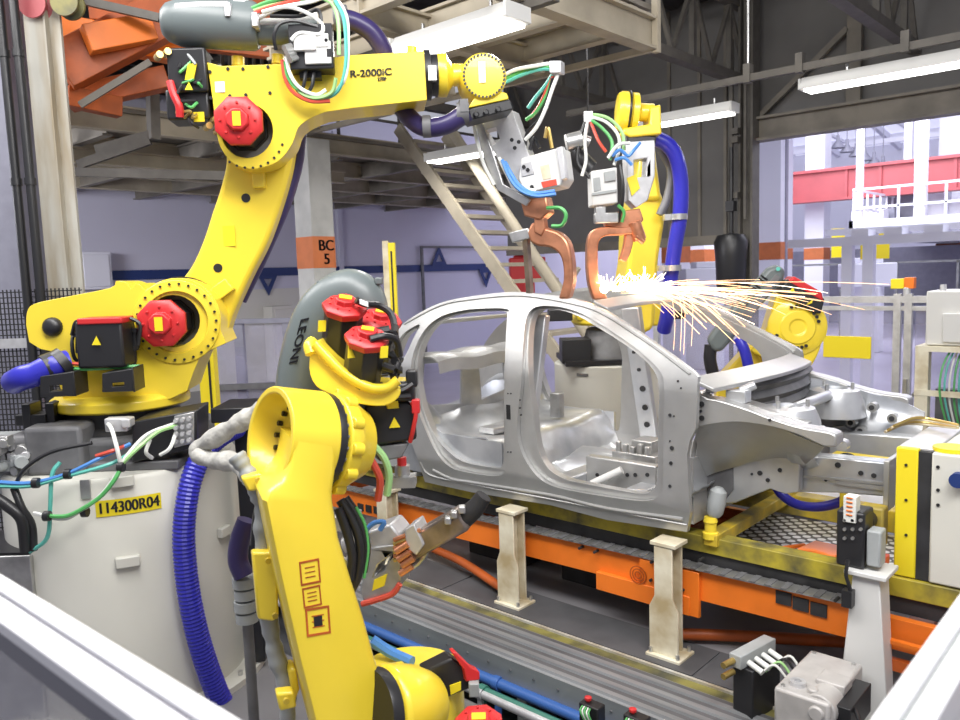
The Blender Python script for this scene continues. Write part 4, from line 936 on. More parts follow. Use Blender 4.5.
u = (V((b.x, b.y, 0))-V((a.x, a.y, 0))).normalized(); w = V((u.y, -u.x, 0)); c = V(((a.x+b.x)/2, (a.y+b.y)/2, 0)); L = (b.xy-a.xy).length/2
MB().obox(c+V((0, 0, .25)), u*L, w*.03, V((0, 0, .03))).build('manifold', 'grey', t, bevel=.004)
MB().obox(c+V((0, 0, .1))+w*.02, u*L*.8, w*.05, V((0, 0, .12))).build('bracket', 'black', t, bevel=.006)
for i in range(4): MB().cyl(c+u*L*(-.6+i*.4)+w*.03+V((0, 0, .24)), c+u*L*(-.6+i*.4)+w*.10+V((0, 0, .22)), .013, n=12).build('solenoid', 'cable_white', t)
for i in range(2): MB().cyl(c-u*(L+.0)+V((0, 0, .2+i*.05))-w*.01, c-u*(L+.07)+V((0, 0, .2+i*.05))-w*.01, .014, n=10).build('fitting', 'brass', t)
for i in range(4): MB().tube([c+u*L*(-.5+i*.3)+w*.08+V((0, 0, .2)), c+u*L*(-.4+i*.3)+w*.14+V((0, 0, .26)), c+u*L*(-.2+i*.25)+w*.2+V((0, 0, .2)), c+u*(L*.2+i*.02)+w*.26+V((0, 0, .2))], .006, n=6).build('air_line', ['cable_white', 'green_light', 'black', 'cable_white'][i], t)
# ================================================================== ROBOT HELPERS
def motor(parent, base, ax, r, L, flip=None, cap=True, n=8, sticker=True, sdir=None):
    """octagonal servo motor: black body, red stepped cap with a yellow sticker on its end"""
    base = V(base); a = V(ax).normalized(); R = r
    mb = MB(); mb.lathe(base, a, [(R*.96, 0), (R*.96, L)], n, 0, rot=pi/n)
    mb.lathe(base, a, [(R*1.06, 0), (R*1.06, L*.06)], n, 0, rot=pi/n)
    body = mb.build('motor_body', 'black', parent, bevel=.004)
    if cap:
        mb = MB(); e = base+a*L
        mb.lathe(e, a, [(R*1.04, 0), (R*1.10, .012), (R*1.10, r*.34), (R*.92, r*.48), (R*.52, r*.50), (R*.50, r*.74), (R*.44, r*.80)], n, 0, rot=pi/n)
        u, w, _ = frame(a)
        for i in range(8):
            t = 2*pi*i/8; p = e+a*r*.47+(u*cos(t)+w*sin(t))*R*.74; mb.cyl(p, p+a*r*.10, r*.06, n=8)
        cp = mb.build('motor_cap', 'red', body, bevel=.004)
        s = V(sdir) if sdir is not None else w
        s = (s-a*s.dot(a)).normalized(); q = a.cross(s)
        MB().obox(e+a*(r*.80), s*r*.30, q*r*.17, a*.004).build('cap_sticker', 'sign_yellow', body)
    return body
def strip(pts, w, off, m): pass
def cables(parent, specs, r=.007, name='cable'):
    for P, m in specs: MB().tube(P, r, n=6, sub=6).build(name, m, parent)
def toward(p): return (EYE-V(p)).normalized()
Z = V((0, 0, 1))
# ================================================================== LEFT ROBOT (R1)
n1 = (-FH*cos(radians(7))+RH*sin(radians(7))).normalized()
P1 = Plane(at(172, 320, d=3.9), n1); b1 = -n1
dr = at(132, 560, d=4.0)
r1 = thing('welding_robot', 'tall yellow robot on the white numbered drum, arm reaching right overhead', 'robot', (dr.x, dr.y, 1.12), 'yellow robots')
# turntable / J1 casting
cast = s2([(26, 325), (27, 312), (34, 304), (60, 298), (110, 288), (116, 281), (127, 283), (131, 289), (136, 283), (142, 287), (148, 293)], 3)+[(p[0], p[1]) for p in arcpx(177, 322, 44, 44, 18, radians(-130), radians(10), True)]+[(226, 343), (213, 349), (201, 354), (193, 373), (187, 391), (170, 399), (110, 405), (64, 402), (58, 380), (54, 352), (40, 349), (29, 342)]
MB().prism(P1.L(cast, .16), b1*.30, [P1.L(arcpx(173, 321, 27, 26, 28), .16)]).build('turntable_casting', 'yellow', r1, bevel=.022, seg=3)
mb = MB(); c = P1(177, 322, .16); mb.lathe(c-n1*.01, n1, [(.20, 0), (.20, .02), (.145, .03), (.142, 0)], 40, cap=False); mb.build('bearing_ring', 'yellow', r1, bevel=.004)
MB().bolts(P1(177, 322, .178), n1, .18, 26, .006, .006).build('ring_bolt', 'black', r1)
c = P1(173, 321, .04); MB().cyl(c, c-n1*.02, .14, n=28).build('motor_recess', 'grey_dark', r1)
motor(r1, P1(173, 321, .05), n1, .105, .17, sdir=Z)
# base deck of the casting
mb = MB(); c0 = P1(122, 399, -.02); c0 = V((c0.x, c0.y, c0.z))
mb.lathe(c0-Z*.03, Z, [(.30, 0), (.32, .01), (.32, .05), (.29, .07)], 40); mb.build('turntable_plate', 'yellow', r1, bevel=.004)
mb = MB(); mb.lathe(c0-Z*.13, Z, [(.31, 0), (.27, .03), (.27, .10)], 40); mb.build('slewing_bearing', 'black', r1)
mb = MB(); q = P1(52, 327, .17); mb.lathe(q-n1*.02, n1, [(.045, 0), (.045, .02), (.035, .035), (.01, .045)], 20); mb.build('black_cap', 'black', r1)
mb = MB(); mb.obox(P1(107, 343, .27), RH*.105, n1*.10, Z*.105); mb.obox(P1(107, 322, .27), RH*.09, n1*.085, Z*.02); m_ = mb.build('motor_body', 'black', r1, bevel=.012)
MB().obox(P1(106, 320, .29), RH*.10, n1*.09, Z*.014).build('motor_cap', 'red', m_, bevel=.006)
tri = [P1(a, b, .381) for a, b in ((92, 345), (101, 345), (96.5, 336))]; MB().prism(tri, n1*.003).build('warning_triangle', 'sign_yellow', m_)
for sx, sy in ((80, 345), (135, 340), (132, 358)):
    mb = MB(); mb.cyl(P1(sx, sy-9, .22), P1(sx, sy+8, .22), .02, n=10); mb.cyl(P1(sx, sy-12, .22), P1(sx, sy-8, .22), .03, n=10); mb.build('connector', 'black', r1)
cables(r1, [([P1(74, 330, .2), P1(72, 345, .24), P1(76, 360, .24), P1(90, 362, .2)], 'black'), ([P1(84, 322, .25), P1(76, 322, .26), P1(72, 335, .24)], 'black'), ([P1(58, 363, .3), P1(80, 364, .34), P1(120, 366, .3)], 'cable_red'), ([P1(58, 367, .3), P1(85, 369, .34), P1(140, 366, .3)], 'green'), ([P1(130, 318, .28), P1(140, 325, .28), P1(138, 345, .28)], 'black')], .009)
for a, b in ((40, 84), (102, 143)):
    mb = MB(); y0, y1 = (374, 396) if a < 60 else (371, 391)
    C = [P1(a, y1, .42), P1(b-10, y1-1, .42), P1(b-10, y0-1, .42), P1(a, y0+4, .42)]
    mb.prism(C, -n1*.012, [[P1(a+10, y1-4, .42), P1(a+22, y1-5, .42), P1(a+22, y0+11, .42), P1(a+10, y0+12, .42)]])
    mb.obox((C[1]+C[2])/2-n1*.08, RH*.004+FH*0, n1*.08, Z*.055); mb.obox((C[2]+C[3])/2-n1*.08, (C[2]-C[3])/2, n1*.08, Z*.006)
    mb.obox((C[0]+C[1])/2-n1*.08, (C[1]-C[0])/2, n1*.08, Z*.006)
    mb.build('fork_pocket', 'black', r1, bevel=.003)
MB().tube([P1(68, 362, .3), P1(52, 366, .34), P1(36, 374, .36), P1(22, 378, .36), P1(14, 382, .30)], .055, n=14).build('hose_end', 'blue', r1)
mb = MB(); mb.cyl(P1(44, 369, .35), P1(60, 363, .31), .062, n=18); mb.cyl(P1(58, 366, .32), P1(66, 361, .30), .07, n=18); mb.build('hose_clamp', 'black', r1)
# lower arm J2-J3
larm = s2([(170, 292), (190, 268), (203, 240), (212, 212), (220, 188), (226, 160), (222, 140)], 4)+[(240, 118), (285, 122)]+s2([(294, 142), (291, 165), (283, 196), (268, 240), (249, 278), (232, 316), (224, 338), (205, 350)], 4)+[(180, 340)]
MB().prism(P1.L(larm, -.02), b1*.17).build('lower_arm', 'yellow', r1, bevel=.025, seg=3)
mb = MB(); mb.lathe(P1(184, 318, -.01), n1, [(.205, 0), (.205, .035)], 40); mb.build('joint_seal', 'black', r1)
for a, b, rr in ((246, 198, .022), (218, 268, .022)):
    q = P1(a, b, -.021); MB().cyl(q, q+n1*.004, rr, n=18).build('arm_hole', 'black', r1)
mb = MB(); mb.obox(P1(222, 290, .0), RH*.045+Z*.03, n1*.03, (Z*.8-RH*.6)*.035); mb.obox(P1(259, 178, .0), RH*.03, n1*.03, Z*.05); mb.build('stop_block', 'yellow', r1, bevel=.006)
mb = MB(); c = P1(228, 236, -.018); mb.obox(c, RH*.035, n1*.001, Z*.05); mb.build('faint_label', 'yellow_dull' if 0 else 'sign_yellow', r1)
MB().tube([P1(300, 132, -.2), P1(296, 165, -.22), P1(284, 205, -.22), P1(262, 255, -.22), P1(240, 300, -.22)], .035, n=10).build('rear_hose', 'purple', r1)
# J3 casting and upper arm
up1 = [(207, 62), (221, 66), (282, 64), (352, 55), (424, 51), (427, 100), (353, 108)]+s2([(325, 112), (309, 119), (298, 128), (293, 142), (282, 158), (268, 166), (250, 169), (233, 163), (222, 150), (217, 135), (213, 103)], 3)
MB().prism(P1.L(up1, .17), b1*.26, [P1.L(arcpx(247, 131, 26, 27, 28), .17)]).build('forearm', 'yellow', r1, bevel=.03, seg=3)
c = P1(247, 131, .06); MB().cyl(c, c-n1*.02, .14, n=28).build('motor_recess', 'grey_dark', r1)
motor(r1, P1(246, 129, .06), n1, .105, .17, sdir=Z)
MB().bolts(P1(248, 132, .17), n1, .165, 12, .006, .006, a0=.3, a1=3.0).build('ring_bolt', 'black', r1)
mb = MB()
for a, b in ((210, 72), (228, 69), (243, 69), (268, 67), (211, 98), (230, 96), (246, 95), (270, 93)): q = P1(a, b, .17); mb.cyl(q, q+n1*.006, .008, n=8)
mb.build('plate_bolt', 'black', r1)
q = P1(220, 87, .172); MB().obox(q, RH*.022, n1*.002, Z*.024).build('rating_plate', 'paper', r1)
mb = MB(); 
for a, b in ((238, 60), (278, 58)): mb.cyl(P1(a, b+6, .05), P1(a, b-3, .05), .03, n=12)
mb.cyl(P1(412, 53, .05), P1(412, 47, .05), .025, n=12); mb.build('lifting_boss', 'yellow', r1)
mb = MB(); q = P1(371, 73, .175); text_on(mb, 'R-2000iC', .045, q, (P1(400, 71, .175)-P1(340, 75, .175)), Z, wide=1.15, bold=.001); q = P1(382, 79, .175); text_on(mb, '270F', .022, q, (P1(400, 71, .175)-P1(340, 75, .175)), Z, bold=.001); mb.build('arm_lettering', 'black', r1)
# wrist: seals, neck, disc
ax = (P1(480, 76)-P1(425, 77)).normalized()
mb = MB(); mb.lathe(P1(424, 75.5), ax, [(.12, 0), (.12, .03), (.10, .035), (.10, .085)], 32); mb.build('wrist_seal', 'black', r1)
mb = MB(); mb.lathe(P1(437, 75.5), ax, [(.10, 0), (.105, .01), (.105, .045), (.075, .06), (.055, .075), (.052, .16), (.07, .22)], 32); mb.build('wrist_neck', 'yellow', r1, bevel=.003)
mb = MB(); mb.obox(P1(432, 74, .10), ax*.02, Z*.035, n1*.025); mb.build('valve', 'alu', r1)
c = P1(484, 76, .10); mb = MB(); mb.lathe(c-n1*.2, n1, [(.105, 0), (.113, .01), (.113, .19), (.105, .205), (.09, .207)], 40); mb.build('wrist_disc', 'yellow', r1, bevel=.003)
MB().bolts(P1(484, 76, .105), n1, .1, 34, .006, .008).build('disc_bolt', 'black', r1)
q = P1(482, 72, .111); MB().obox(q, RH*.016, n1*.002, Z*.05).build('serial_plate', 'paper', r1)
mb = MB(); B = [P1(470, 108, .09), P1(509, 98, .09), P1(504, 86, .09), P1(500, 94, .09), P1(474, 98, .09), P1(474, 92, .09)]
mb.prism([P1(468, 108, .09), P1(509, 99, .09), P1(507, 93, .09), P1(496, 90, .09), P1(478, 92, .09), P1(473, 100, .09)], b1*.18); mb.build('tool_flange', 'yellow', r1, bevel=.005)
mb = MB(); mb.prism([P1(471, 120, .10), P1(514, 109, .10), P1(510, 99, .10), P1(468, 109, .10)], b1*.2)
for a, b in ((476, 115), (486, 113), (498, 110)): q = P1(a, b, .1); mb.cyl(q, q+n1*.02, .015, n=10)
mb.build('tool_changer', 'black', r1, bevel=.006)
# equipment on the arm: canister, box, hoses
cn = thing('hose_guard', 'long grey rounded hose guard above the tall left robot', 'hose guard', P1(235, 40, .1))
mb = MB(); s_ = []
A, B = P1(160, 22, .12), P1(252, 26, .12); d_ = (B-A).normalized()
prof = [(.01, 0), (.06, .012), (.085, .035), (.105, .09), (.11, .2), (.11, .42), (.10, .44)]
mb.lathe(A, d_, prof, 24, 0); mb.build('canister', 'leoni', cn)
A = P1(236, 14, .12); mb = MB(); mb.lathe(A, d_, [(.075, 0), (.075, .05), (.055, .07)], 20); mb.build('end_collar', 'white', cn)
MB().tube([P1(176, 8, .2), P1(200, 6.5, .2), P1(228, 6, .2)], .02, n=10).build('top_rib', 'white', cn)
MB().tube([P1(246, 31, .1), P1(280, 32, .1), P1(318, 26, .1)], .06, n=16).build('guard_tube', 'leoni', cn)
MB().tube([P1(250, 24, .14), P1(280, 22, .14), P1(318, 17, .14)], .022, n=12).build('white_tube', 'white', cn)
mb = MB()
for px in (229, 256): q = P1(px, 12 if px < 240 else 22, .2); mb.cyl(q-d_*.015, q+d_*.015, .035, n=14); mb.obox(q, RH*.012, n1*.045, Z*.03)
mb.build('clamp', 'alu', cn)
bx = thing('valve_box', 'black cable box with white connectors on top of left robot forearm', 'box', P1(312, 62, .2))
MB().obox(P1(312, 50, .22), RH*.10, n1*.06, Z*.10).build('box_body', 'black', bx, bevel=.006)
mb = MB(); mb.obox(P1(318, 53, .285), RH*.06, n1*.012, Z*.05); mb.obox(P1(305, 43, .29), RH*.05, n1*.014, Z*.035); mb.obox(P1(322, 41, .29), RH*.03, n1*.014, Z*.03); mb.build('connector_block', 'white', bx, bevel=.004)
mb = MB(); mb.obox(P1(329, 53, .30), RH*.01, n1*.004, Z*.018); mb.cyl(P1(326, 40, .3), P1(326, 40, .31), .008, n=8); mb.build('latch', 'black', bx)
for i in range(4): MB().cyl(P1(291+i*2, 46+i*4, .27), P1(284+i*2, 48+i*4, .30), .014, n=10).build('plug', 'steel', bx)
mb = MB(); mb.obox(P1(311, 74, .18), RH*.05, n1*.05, Z*.03); mb.build('mount', 'black', bx)
cables(bx, [
 ([P1(246, 13, .2), P1(275, 4, .22), P1(310, -2, .25), P1(330, 2, .28), P1(338, 20, .3), P1(339, 55, .3)], 'green_light'),
 ([P1(247, 15, .2), P1(270, 7, .22), P1(300, -1, .25)], 'cable_red'), ([P1(246, 11, .2), P1(268, 2, .22), P1(290, -4, .25)], 'green'),
 ([P1(257, 19, .2), P1(280, 8, .24), P1(310, 2, .27), P1(332, -3, .28), P1(346, 15, .3), P1(348, 45, .3), P1(346, 75, .3), P1(336, 92, .27)], 'cable_white'),
 ([P1(335, 0, .3), P1(344, 20, .31), P1(346, 60, .31), P1(341, 85, .29), P1(331, 96, .26), P1(315, 97, .24)], 'teal'),
 ([P1(336, 78, .3), P1(332, 92, .28), P1(318, 98, .27), P1(304, 95, .26), P1(294, 85, .25), P1(287, 65, .26)], 'green_light'),
 ([P1(282, 60, .25), P1(285, 78, .25), P1(293, 92, .25), P1(310, 101, .26), P1(330, 101, .26)], 'cable_red'),
 ([P1(286, 56, .27), P1(290, 74, .27), P1(300, 88, .27), P1(316, 95, .27), P1(326, 90, .27)], 'cable_white'),
 ([P1(285, 62, .25), P1(287, 75, .25), P1(296, 88, .26), P1(310, 93, .26)], 'green'),
 ([P1(276, 50, .26), P1(274, 36, .28), P1(280, 24, .28), P1(296, 21, .28), P1(318, 27, .28)], 'black'),
 ([P1(262, 12, .25), P1(285, 7, .27), P1(305, 12, .28), P1(322, 24, .28), P1(320, 34, .3), P1(300, 33, .3), P1(291, 40, .3)], 'cable_white'),
 ([P1(270, 16, .25), P1(300, 16, .26), P1(318, 10, .27), P1(322, 28, .28)], 'black'),
 ([P1(306, 70, .25), P1(304, 84, .26), P1(300, 94, .24)], 'black'), ([P1(314, 72, .25), P1(312, 86, .26), P1(306, 95, .24)], 'black')], .009)
MB().tube([P1(338, 18, .02), P1(355, 22, .0), P1(372, 33, -.02), P1(384, 52, -.05), P1(392, 78, -.12), P1(398, 100, -.1), P1(408, 116, -.02), P1(424, 127, .04), P1(446, 125, .08), P1(468, 112, .10)], .046, n=14).build('purple_hose', 'purple', bx)
mb = MB(); 
for a, b, c, d in ((424, 120, 426, 134), (462, 108, 468, 119)): pass
q = P1(427, 126.5, .05); mb.cyl(q-RH*.02, q+RH*.02, .055, n=16); q = P1(463, 114, .09); mb.cyl(q-RH*.03, q+RH*.03, .056, n=16); mb.obox(q+Z*.03, RH*.02, n1*.06, Z*.03); q = P1(343, 18, .02); mb.cyl(q-RH*.04, q+RH*.02, .06, n=16); mb.build('hose_clamp', 'grey_dark', bx)
# motors and connectors at the rear of the forearm
mb = MB(); mb.obox(P1(192, 75, .08), RH*.09, n1*.10, Z*.10); mb.obox(P1(192, 108, .06), RH*.10, n1*.09, Z*.07); mb.cyl(P1(203, 62, .0), P1(203, 112, .0), .09, n=16)
rear = mb.build('rear_motor', 'black', r1, bevel=.012)
mb = MB(); mb.prism([P1(185, 90, .2), P1(193, 90, .2), P1(189, 82, .2)], n1*.004); mb.obox(P1(199, 117, .16), RH*.025, n1*.004, Z*.022); mb.obox(P1(191, 72, .19), RH*.02, n1*.006, Z*.035+RH*.01); mb.build('warning_label', 'sign_yellow', rear)
MB().tube([P1(170, 82, .18), P1(174, 95, .2), P1(179, 106, .2), P1(180, 117, .19)], .018, n=8).build('red_tag_cable', 'red', rear)
rj = random.Random(3)
for i in range(12):
    a, b = rj.uniform(172, 200), rj.uniform(58, 122)
    MB().tube([P1(a, b, .14), P1(a+rj.uniform(-8, 8), b+rj.uniform(-8, 8), .2), P1(a+rj.uniform(-12, 14), b+rj.uniform(-10, 12), .17)], .007, n=6).build('small_cable', rj.choice(['black', 'black', 'grey', 'brass', 'green']), rear)
mb = MB()
for a, b in ((165, 55), (157, 58), (206, 128), (212, 122), (216, 132)): q = P1(a, b, .12); mb.cyl(q, q+n1*.06+RH*.03, .016, n=10)
mb.build('brass_plug', 'brass', rear)
# -------------------------------- pedestal drum
R0 = .535; ped = thing('robot_pedestal', 'large white drum pedestal with the yellow number plate under the left robot', 'pedestal', (dr.x, dr.y, 0))
zt = 1.12
MB().lathe((dr.x, dr.y, 0), Z, [(R0+.10, 0), (R0+.10, .03), (R0, .03), (R0, zt-.02), (R0-.015, zt)], 72).build('drum_shell', 'drum', ped)
mb = MB()
for i in range(28): t = 2*pi*i/28; mb.cyl((dr.x+(R0+.055)*cos(t), dr.y+(R0+.055)*sin(t), .03), (dr.x+(R0+.055)*cos(t), dr.y+(R0+.055)*sin(t), .05), .013, n=8)
mb.build('flange_bolt', 'steel', ped)
def drum_at(px, py, rr=R0):
    v = FW+RT*((px-480)/FPX)-UP*((py-360)/FPX); ox, oy = EYE.x-dr.x, EYE.y-dr.y
    A_ = v.x**2+v.y**2; B_ = 2*(ox*v.x+oy*v.y); C_ = ox*ox+oy*oy-rr*rr; D_ = B_*B_-4*A_*C_
    t = (-B_-sqrt(max(D_, 0)))/(2*A_); return EYE+v*t
def wrap(p0, u, z, o): a = p0+u/R0; return V((dr.x+(R0+o)*cos(a), dr.y+(R0+o)*sin(a), z))
q = drum_at(129, 505.5); a0 = atan2(q.y-dr.y, q.x-dr.x)
e0, e1 = drum_at(97, 512), drum_at(162, 501); hw = R0*abs(atan2(e1.y-dr.y, e1.x-dr.x)-atan2(e0.y-dr.y, e0.x-dr.x))/2; hh = .036
mb = MB(); rows = [[wrap(a0, -hw+2*hw*i/16, q.z+hh*s, .002) for i in range(17)] for s in (-1, 1)]
mb.sheet(rows, .002, (q-V((dr.x, dr.y, q.z))), 0)
vs, fs = text_mb('114300R04', .072, .0008); W = max(v.x for v in vs); k = hw*.93/W
for bo in (-.002, 0, .002): mb.add([wrap(a0, v.x*k+bo, q.z+v.y*.95, .006+v.z) for v in vs], fs, 1)
mb.build('number_plate', ['sign_yellow', 'black'], ped)
for px, py, w in ((128, 560.5, .05), (122, 480.5, .05), (222, 531, .04)):
    g = drum_at(px, py); ga = atan2(g.y-dr.y, g.x-dr.x)
    mb = MB()
    mb.sheet([[wrap(ga, -w+2*w*i/6, g.z+.024*s, .0) for i in range(7)] for s in (-1, 1)], .03, g-V((dr.x, dr.y, g.z))); mb.build('lifting_pocket', 'drum', ped, bevel=.005)
g = drum_at(86, 489); mb = MB(); ga = atan2(g.y-dr.y, g.x-dr.x); mb.obox(wrap(ga, 0, g.z, .004), (wrap(ga, .01, g.z, .004)-wrap(ga, -.01, g.z, .004)), Z*.04, V((cos(ga), sin(ga), 0))*.006); mb.build('slot_plate', 'steel', ped)
# gray robot base block & connector box on the drum
bs = P1(120, 440, .05)
mb = MB(); mb.obox(V((dr.x, dr.y, zt+.07)), RH*.36, FH*.34, Z*.07); mb.obox(V((dr.x, dr.y, zt+.07))-RH*.22-FH*.2, RH*.17, FH*.16, Z*.10); mb.build('robot_base', 'grey_dark', r1, bevel=.03)
mb = MB(); mb.obox(V((dr.x, dr.y, zt+.02)), RH*.42, FH*.38, Z*.02); mb.build('base_plate', 'grey_dark', r1, bevel=.006)
cb = thing('connector_box', 'black connector box with grey plugs on the drum under the left robot', 'box', P1(165, 462, .45))
MB().prism([P1(132, 463, .42), P1(197, 447, .42), P1(197, 410, .42), P1(132, 422, .42)], b1*.25).build('box_body', 'black', cb, bevel=.006)
mb = MB(); mb.prism([P1(174, 448, .425), P1(194, 443, .425), P1(194, 412, .425), P1(174, 416, .425)], b1*.01)
mb.build('plug_panel', 'steel', cb, bevel=.003)
mb = MB()
for i in range(3):
    for j in range(4): q = P1(177+i*6.5, 420+j*7-i, .43); mb.cyl(q, q+n1*.03, .010, n=10)
mb.build('plug', 'alu', cb)
mb = MB(); mb.obox(P1(118, 424, .44), RH*.05, n1*.03, Z*.03); mb.obox(P1(128, 422, .45), RH*.02, n1*.04, Z*.02); mb.build('side_plug', 'alu', cb, bevel=.006)
for a, b, w, h, m in ((36, 418, .07, .025, 'black'), (32, 415, .02, .06, 'black'), (55, 412, .02, .05, 'black')):
    MB().obox(P1(a, b, .2), RH*w, n1*.06, Z*h).build('breather', m, r1, bevel=.004)
cl = thing('cable_harness', 'coloured cables looped across the drum top left of the number plate', 'cables', P1(80, 470, .55))
cables(cl, [
 ([P1(-6, 482, .56), P1(30, 483, .6), P1(66, 474, .62), P1(100, 458, .6), P1(130, 444, .5)], 'blue_cable'), ([P1(-6, 486, .56), P1(30, 486, .6), P1(64, 477, .62), P1(110, 464, .6), P1(135, 450, .5)], 'teal'),
 ([P1(14, 490, .56), P1(24, 470, .58), P1(52, 452, .6), P1(92, 443, .6)], 'black'), ([P1(96, 456, .6), P1(115, 450, .6), P1(125, 446, .5)], 'cable_red'),
 ([P1(120, 466, .62), P1(136, 450, .6), P1(158, 432, .52), P1(176, 426, .44)], 'green_light'), ([P1(120, 466, .62), P1(130, 452, .6), P1(148, 434, .52), P1(174, 424, .44)], 'cable_white'),
 ([P1(121, 467, .62), P1(111, 483, .64), P1(98, 498, .64), P1(80, 511, .64), P1(62, 519, .62), P1(34, 513, .58)], 'cable_white'), ([P1(121, 468, .63), P1(113, 482, .65), P1(100, 497, .65), P1(82, 509, .65), P1(66, 516, .64), P1(48, 516, .62)], 'green'),
 ([P1(121, 466, .62), P1(117, 448, .62), P1(112, 430, .56), P1(108, 424, .46)], 'cable_white'),
 ([P1(60, 462, .58), P1(52, 475, .6), P1(50, 510, .6), P1(47, 538, .58), P1(30, 552, .55)], 'teal'),
 ([P1(176, 432, .44), P1(170, 448, .5), P1(160, 455, .5)], 'cable_white'), ([P1(150, 440, .5), P1(146, 452, .54), P1(152, 458, .5)], 'cable_white')], .009)
mb = MB()
for a, b in ((68, 474), (36, 483), (121, 467), (47, 516), (85, 512)): q = P1(a, b, .625); mb.cyl(q-RH*.012, q+RH*.012, .022, n=10)
mb.build('cable_tie', 'black', cl)
mb = MB(); mb.tube([P1(-8, 496, .56), P1(8, 506, .58), P1(22, 520, .58), P1(26, 550, .55)], .025, n=10); mb.tube([P1(14, 488, .56), P1(22, 508, .58), P1(32, 525, .56), P1(34, 550, .55)], .016, n=10); mb.build('thick_cable', 'black', cl)
rs = random.Random(5)
lb = thing('fitting_block', 'cluster of shiny grey fittings left of the drum top', 'fittings', P1(18, 470, .3))
for i in range(10):
    a, b = rs.uniform(-4, 34), rs.uniform(430, 470); q = P1(a, b, .30+rs.uniform(0, .08))
    mb = MB(); mb.cyl(q, q+n1*.06+RH*rs.uniform(-.04, .04), rs.uniform(.018, .032), n=12); mb.obox(q, RH*.03, n1*.03, Z*.025); mb.build('fitting', rs.choice(['steel', 'alu', 'grey']), lb, bevel=.003)
MB().obox(P1(14, 462, .2), RH*.16, n1*.1, Z*.13).build('manifold', 'grey', lb, bevel=.01)
MB().obox(P1(62, 447, .30), RH*.13, n1*.10, Z*.11).build('gear_housing', 'grey_dark', lb, bevel=.02)
jb = thing('junction_box', 'grey metal cable box standing against the drum at left', 'box', P1(20, 640, .5))
q = P1(20, 590, .42); o = V((q.x, q.y, 0)); z1 = P1(20, 552, .42).z
def xbox(mb, r0, r1, f0, f1, z0, z1, m=0): return rbox(mb, o, r0, r1, f0, f1, z0, z1, m)
xbox(MB(), -.28, .09, -.05, .3, 0, z1).build('box_body', 'steel', jb, bevel=.006); xbox(MB(), -.27, .08, -.04, .29, z1, z1+.012).build('box_opening', 'black', jb)
MB().cyl(lx(o, .0, .1, z1), lx(o, .0, .1, z1+.10), .05, n=16).build('cable_gland', 'black', jb)
q = at(243, 410, d=3.9)
tag(MB().obox(q, RH*.11, FH*.15, Z*.035).obox((q.x, q.y, q.z/2), RH*.04, FH*.04, Z*(q.z/2-.035)).build('black_tray', 'black', bevel=.006), 'flat black box on a stem behind the fabric sleeve', 'box')
# ribbed blue hose across the drum
H = [drum_at(a, b, R0+.09) for a, b in ((238, 428), (222, 436), (204, 452), (193, 475), (187, 500), (184, 530), (185, 560), (190, 600), (199, 640), (212, 680), (226, 712), (244, 745))]
tag(MB().tube(H, lambda t: .044+.006*t, n=14, rib=.10, step=.009, sub=8).build('ribbed_hose', 'blue', smooth=False), 'ribbed dark blue hose hanging down the front of the white drum', 'hose')
sl = [at(a, b, d=d) for a, b, d in ((272, 404, 3.0), (256, 413, 3.02), (238, 424, 3.05), (218, 436, 3.1), (198, 450, 3.15), (212, 460, 3.1), (234, 462, 3.0), (250, 474, 2.9))]
rw = random.Random(2)
tag(MB().tube(sl, lambda t: .036+.004*sin(t*33)+.002*sin(t*71), n=12, sub=10).build('fabric_sleeve', 'fabric'), 'crumpled off-white fabric sleeve beside the blue ribbed hose', 'sleeve')
# ================================================================== SPOT WELDING GUN OF R1
G = Plane(at(500, 150, d=4.2), (-FH*cos(radians(-24))+RH*sin(radians(-24))).normalized()); gn = G.n; gb = -gn
g1 = thing('spot_welding_gun', 'grey welding gun with copper arm hung from the tall left robot', 'welding gun', G(550, 292), 'spot welding guns')
MB().prism(G.L([(474, 122), (512, 110), (519, 130), (530, 158), (540, 172), (531, 196), (512, 190), (498, 160), (488, 140)], .06), gb*.10, [G.L([(482, 130), (496, 127), (500, 140), (492, 146)], .06)]).build('bracket', 'alu', g1, bevel=.006)
MB().prism(G.L([(474, 122), (481, 120), (492, 150), (503, 184), (530, 200), (526, 206), (497, 190), (484, 158)], .10), gb*.02).build('side_plate', 'steel', g1, bevel=.003)
MB().prism(G.L([(521, 158), (561, 147), (565, 178), (560, 186), (524, 194), (518, 178)], .11), gb*.16).build('transformer', 'white', g1, bevel=.008)
mb = MB(); mb.prism(G.L([(520, 164), (532, 161), (534, 174), (522, 177)], .115), gb*.01); mb.prism(G.L([(556, 148), (562, 146), (566, 178), (561, 180)], .13), gb*.05); mb.build('cover_plate', 'alu', g1, bevel=.003)
MB().prism(G.L([(540, 166), (549, 164), (551, 178), (543, 180)], .113), gb*.005).build('yellow_label', 'cream', g1)
MB().prism(G.L([(541, 182), (556, 179), (557, 185), (543, 188)], .113), gb*.005).build('red_label', 'cable_red', g1)
mb = MB()
for a, b in ((524, 167), (528, 170), (532, 187), (515, 148), (512, 140), (519, 142)): q = G(a, b, .115); mb.cyl(q, q+gn*.006, .010, n=10)
mb.build('bolt', 'black', g1)
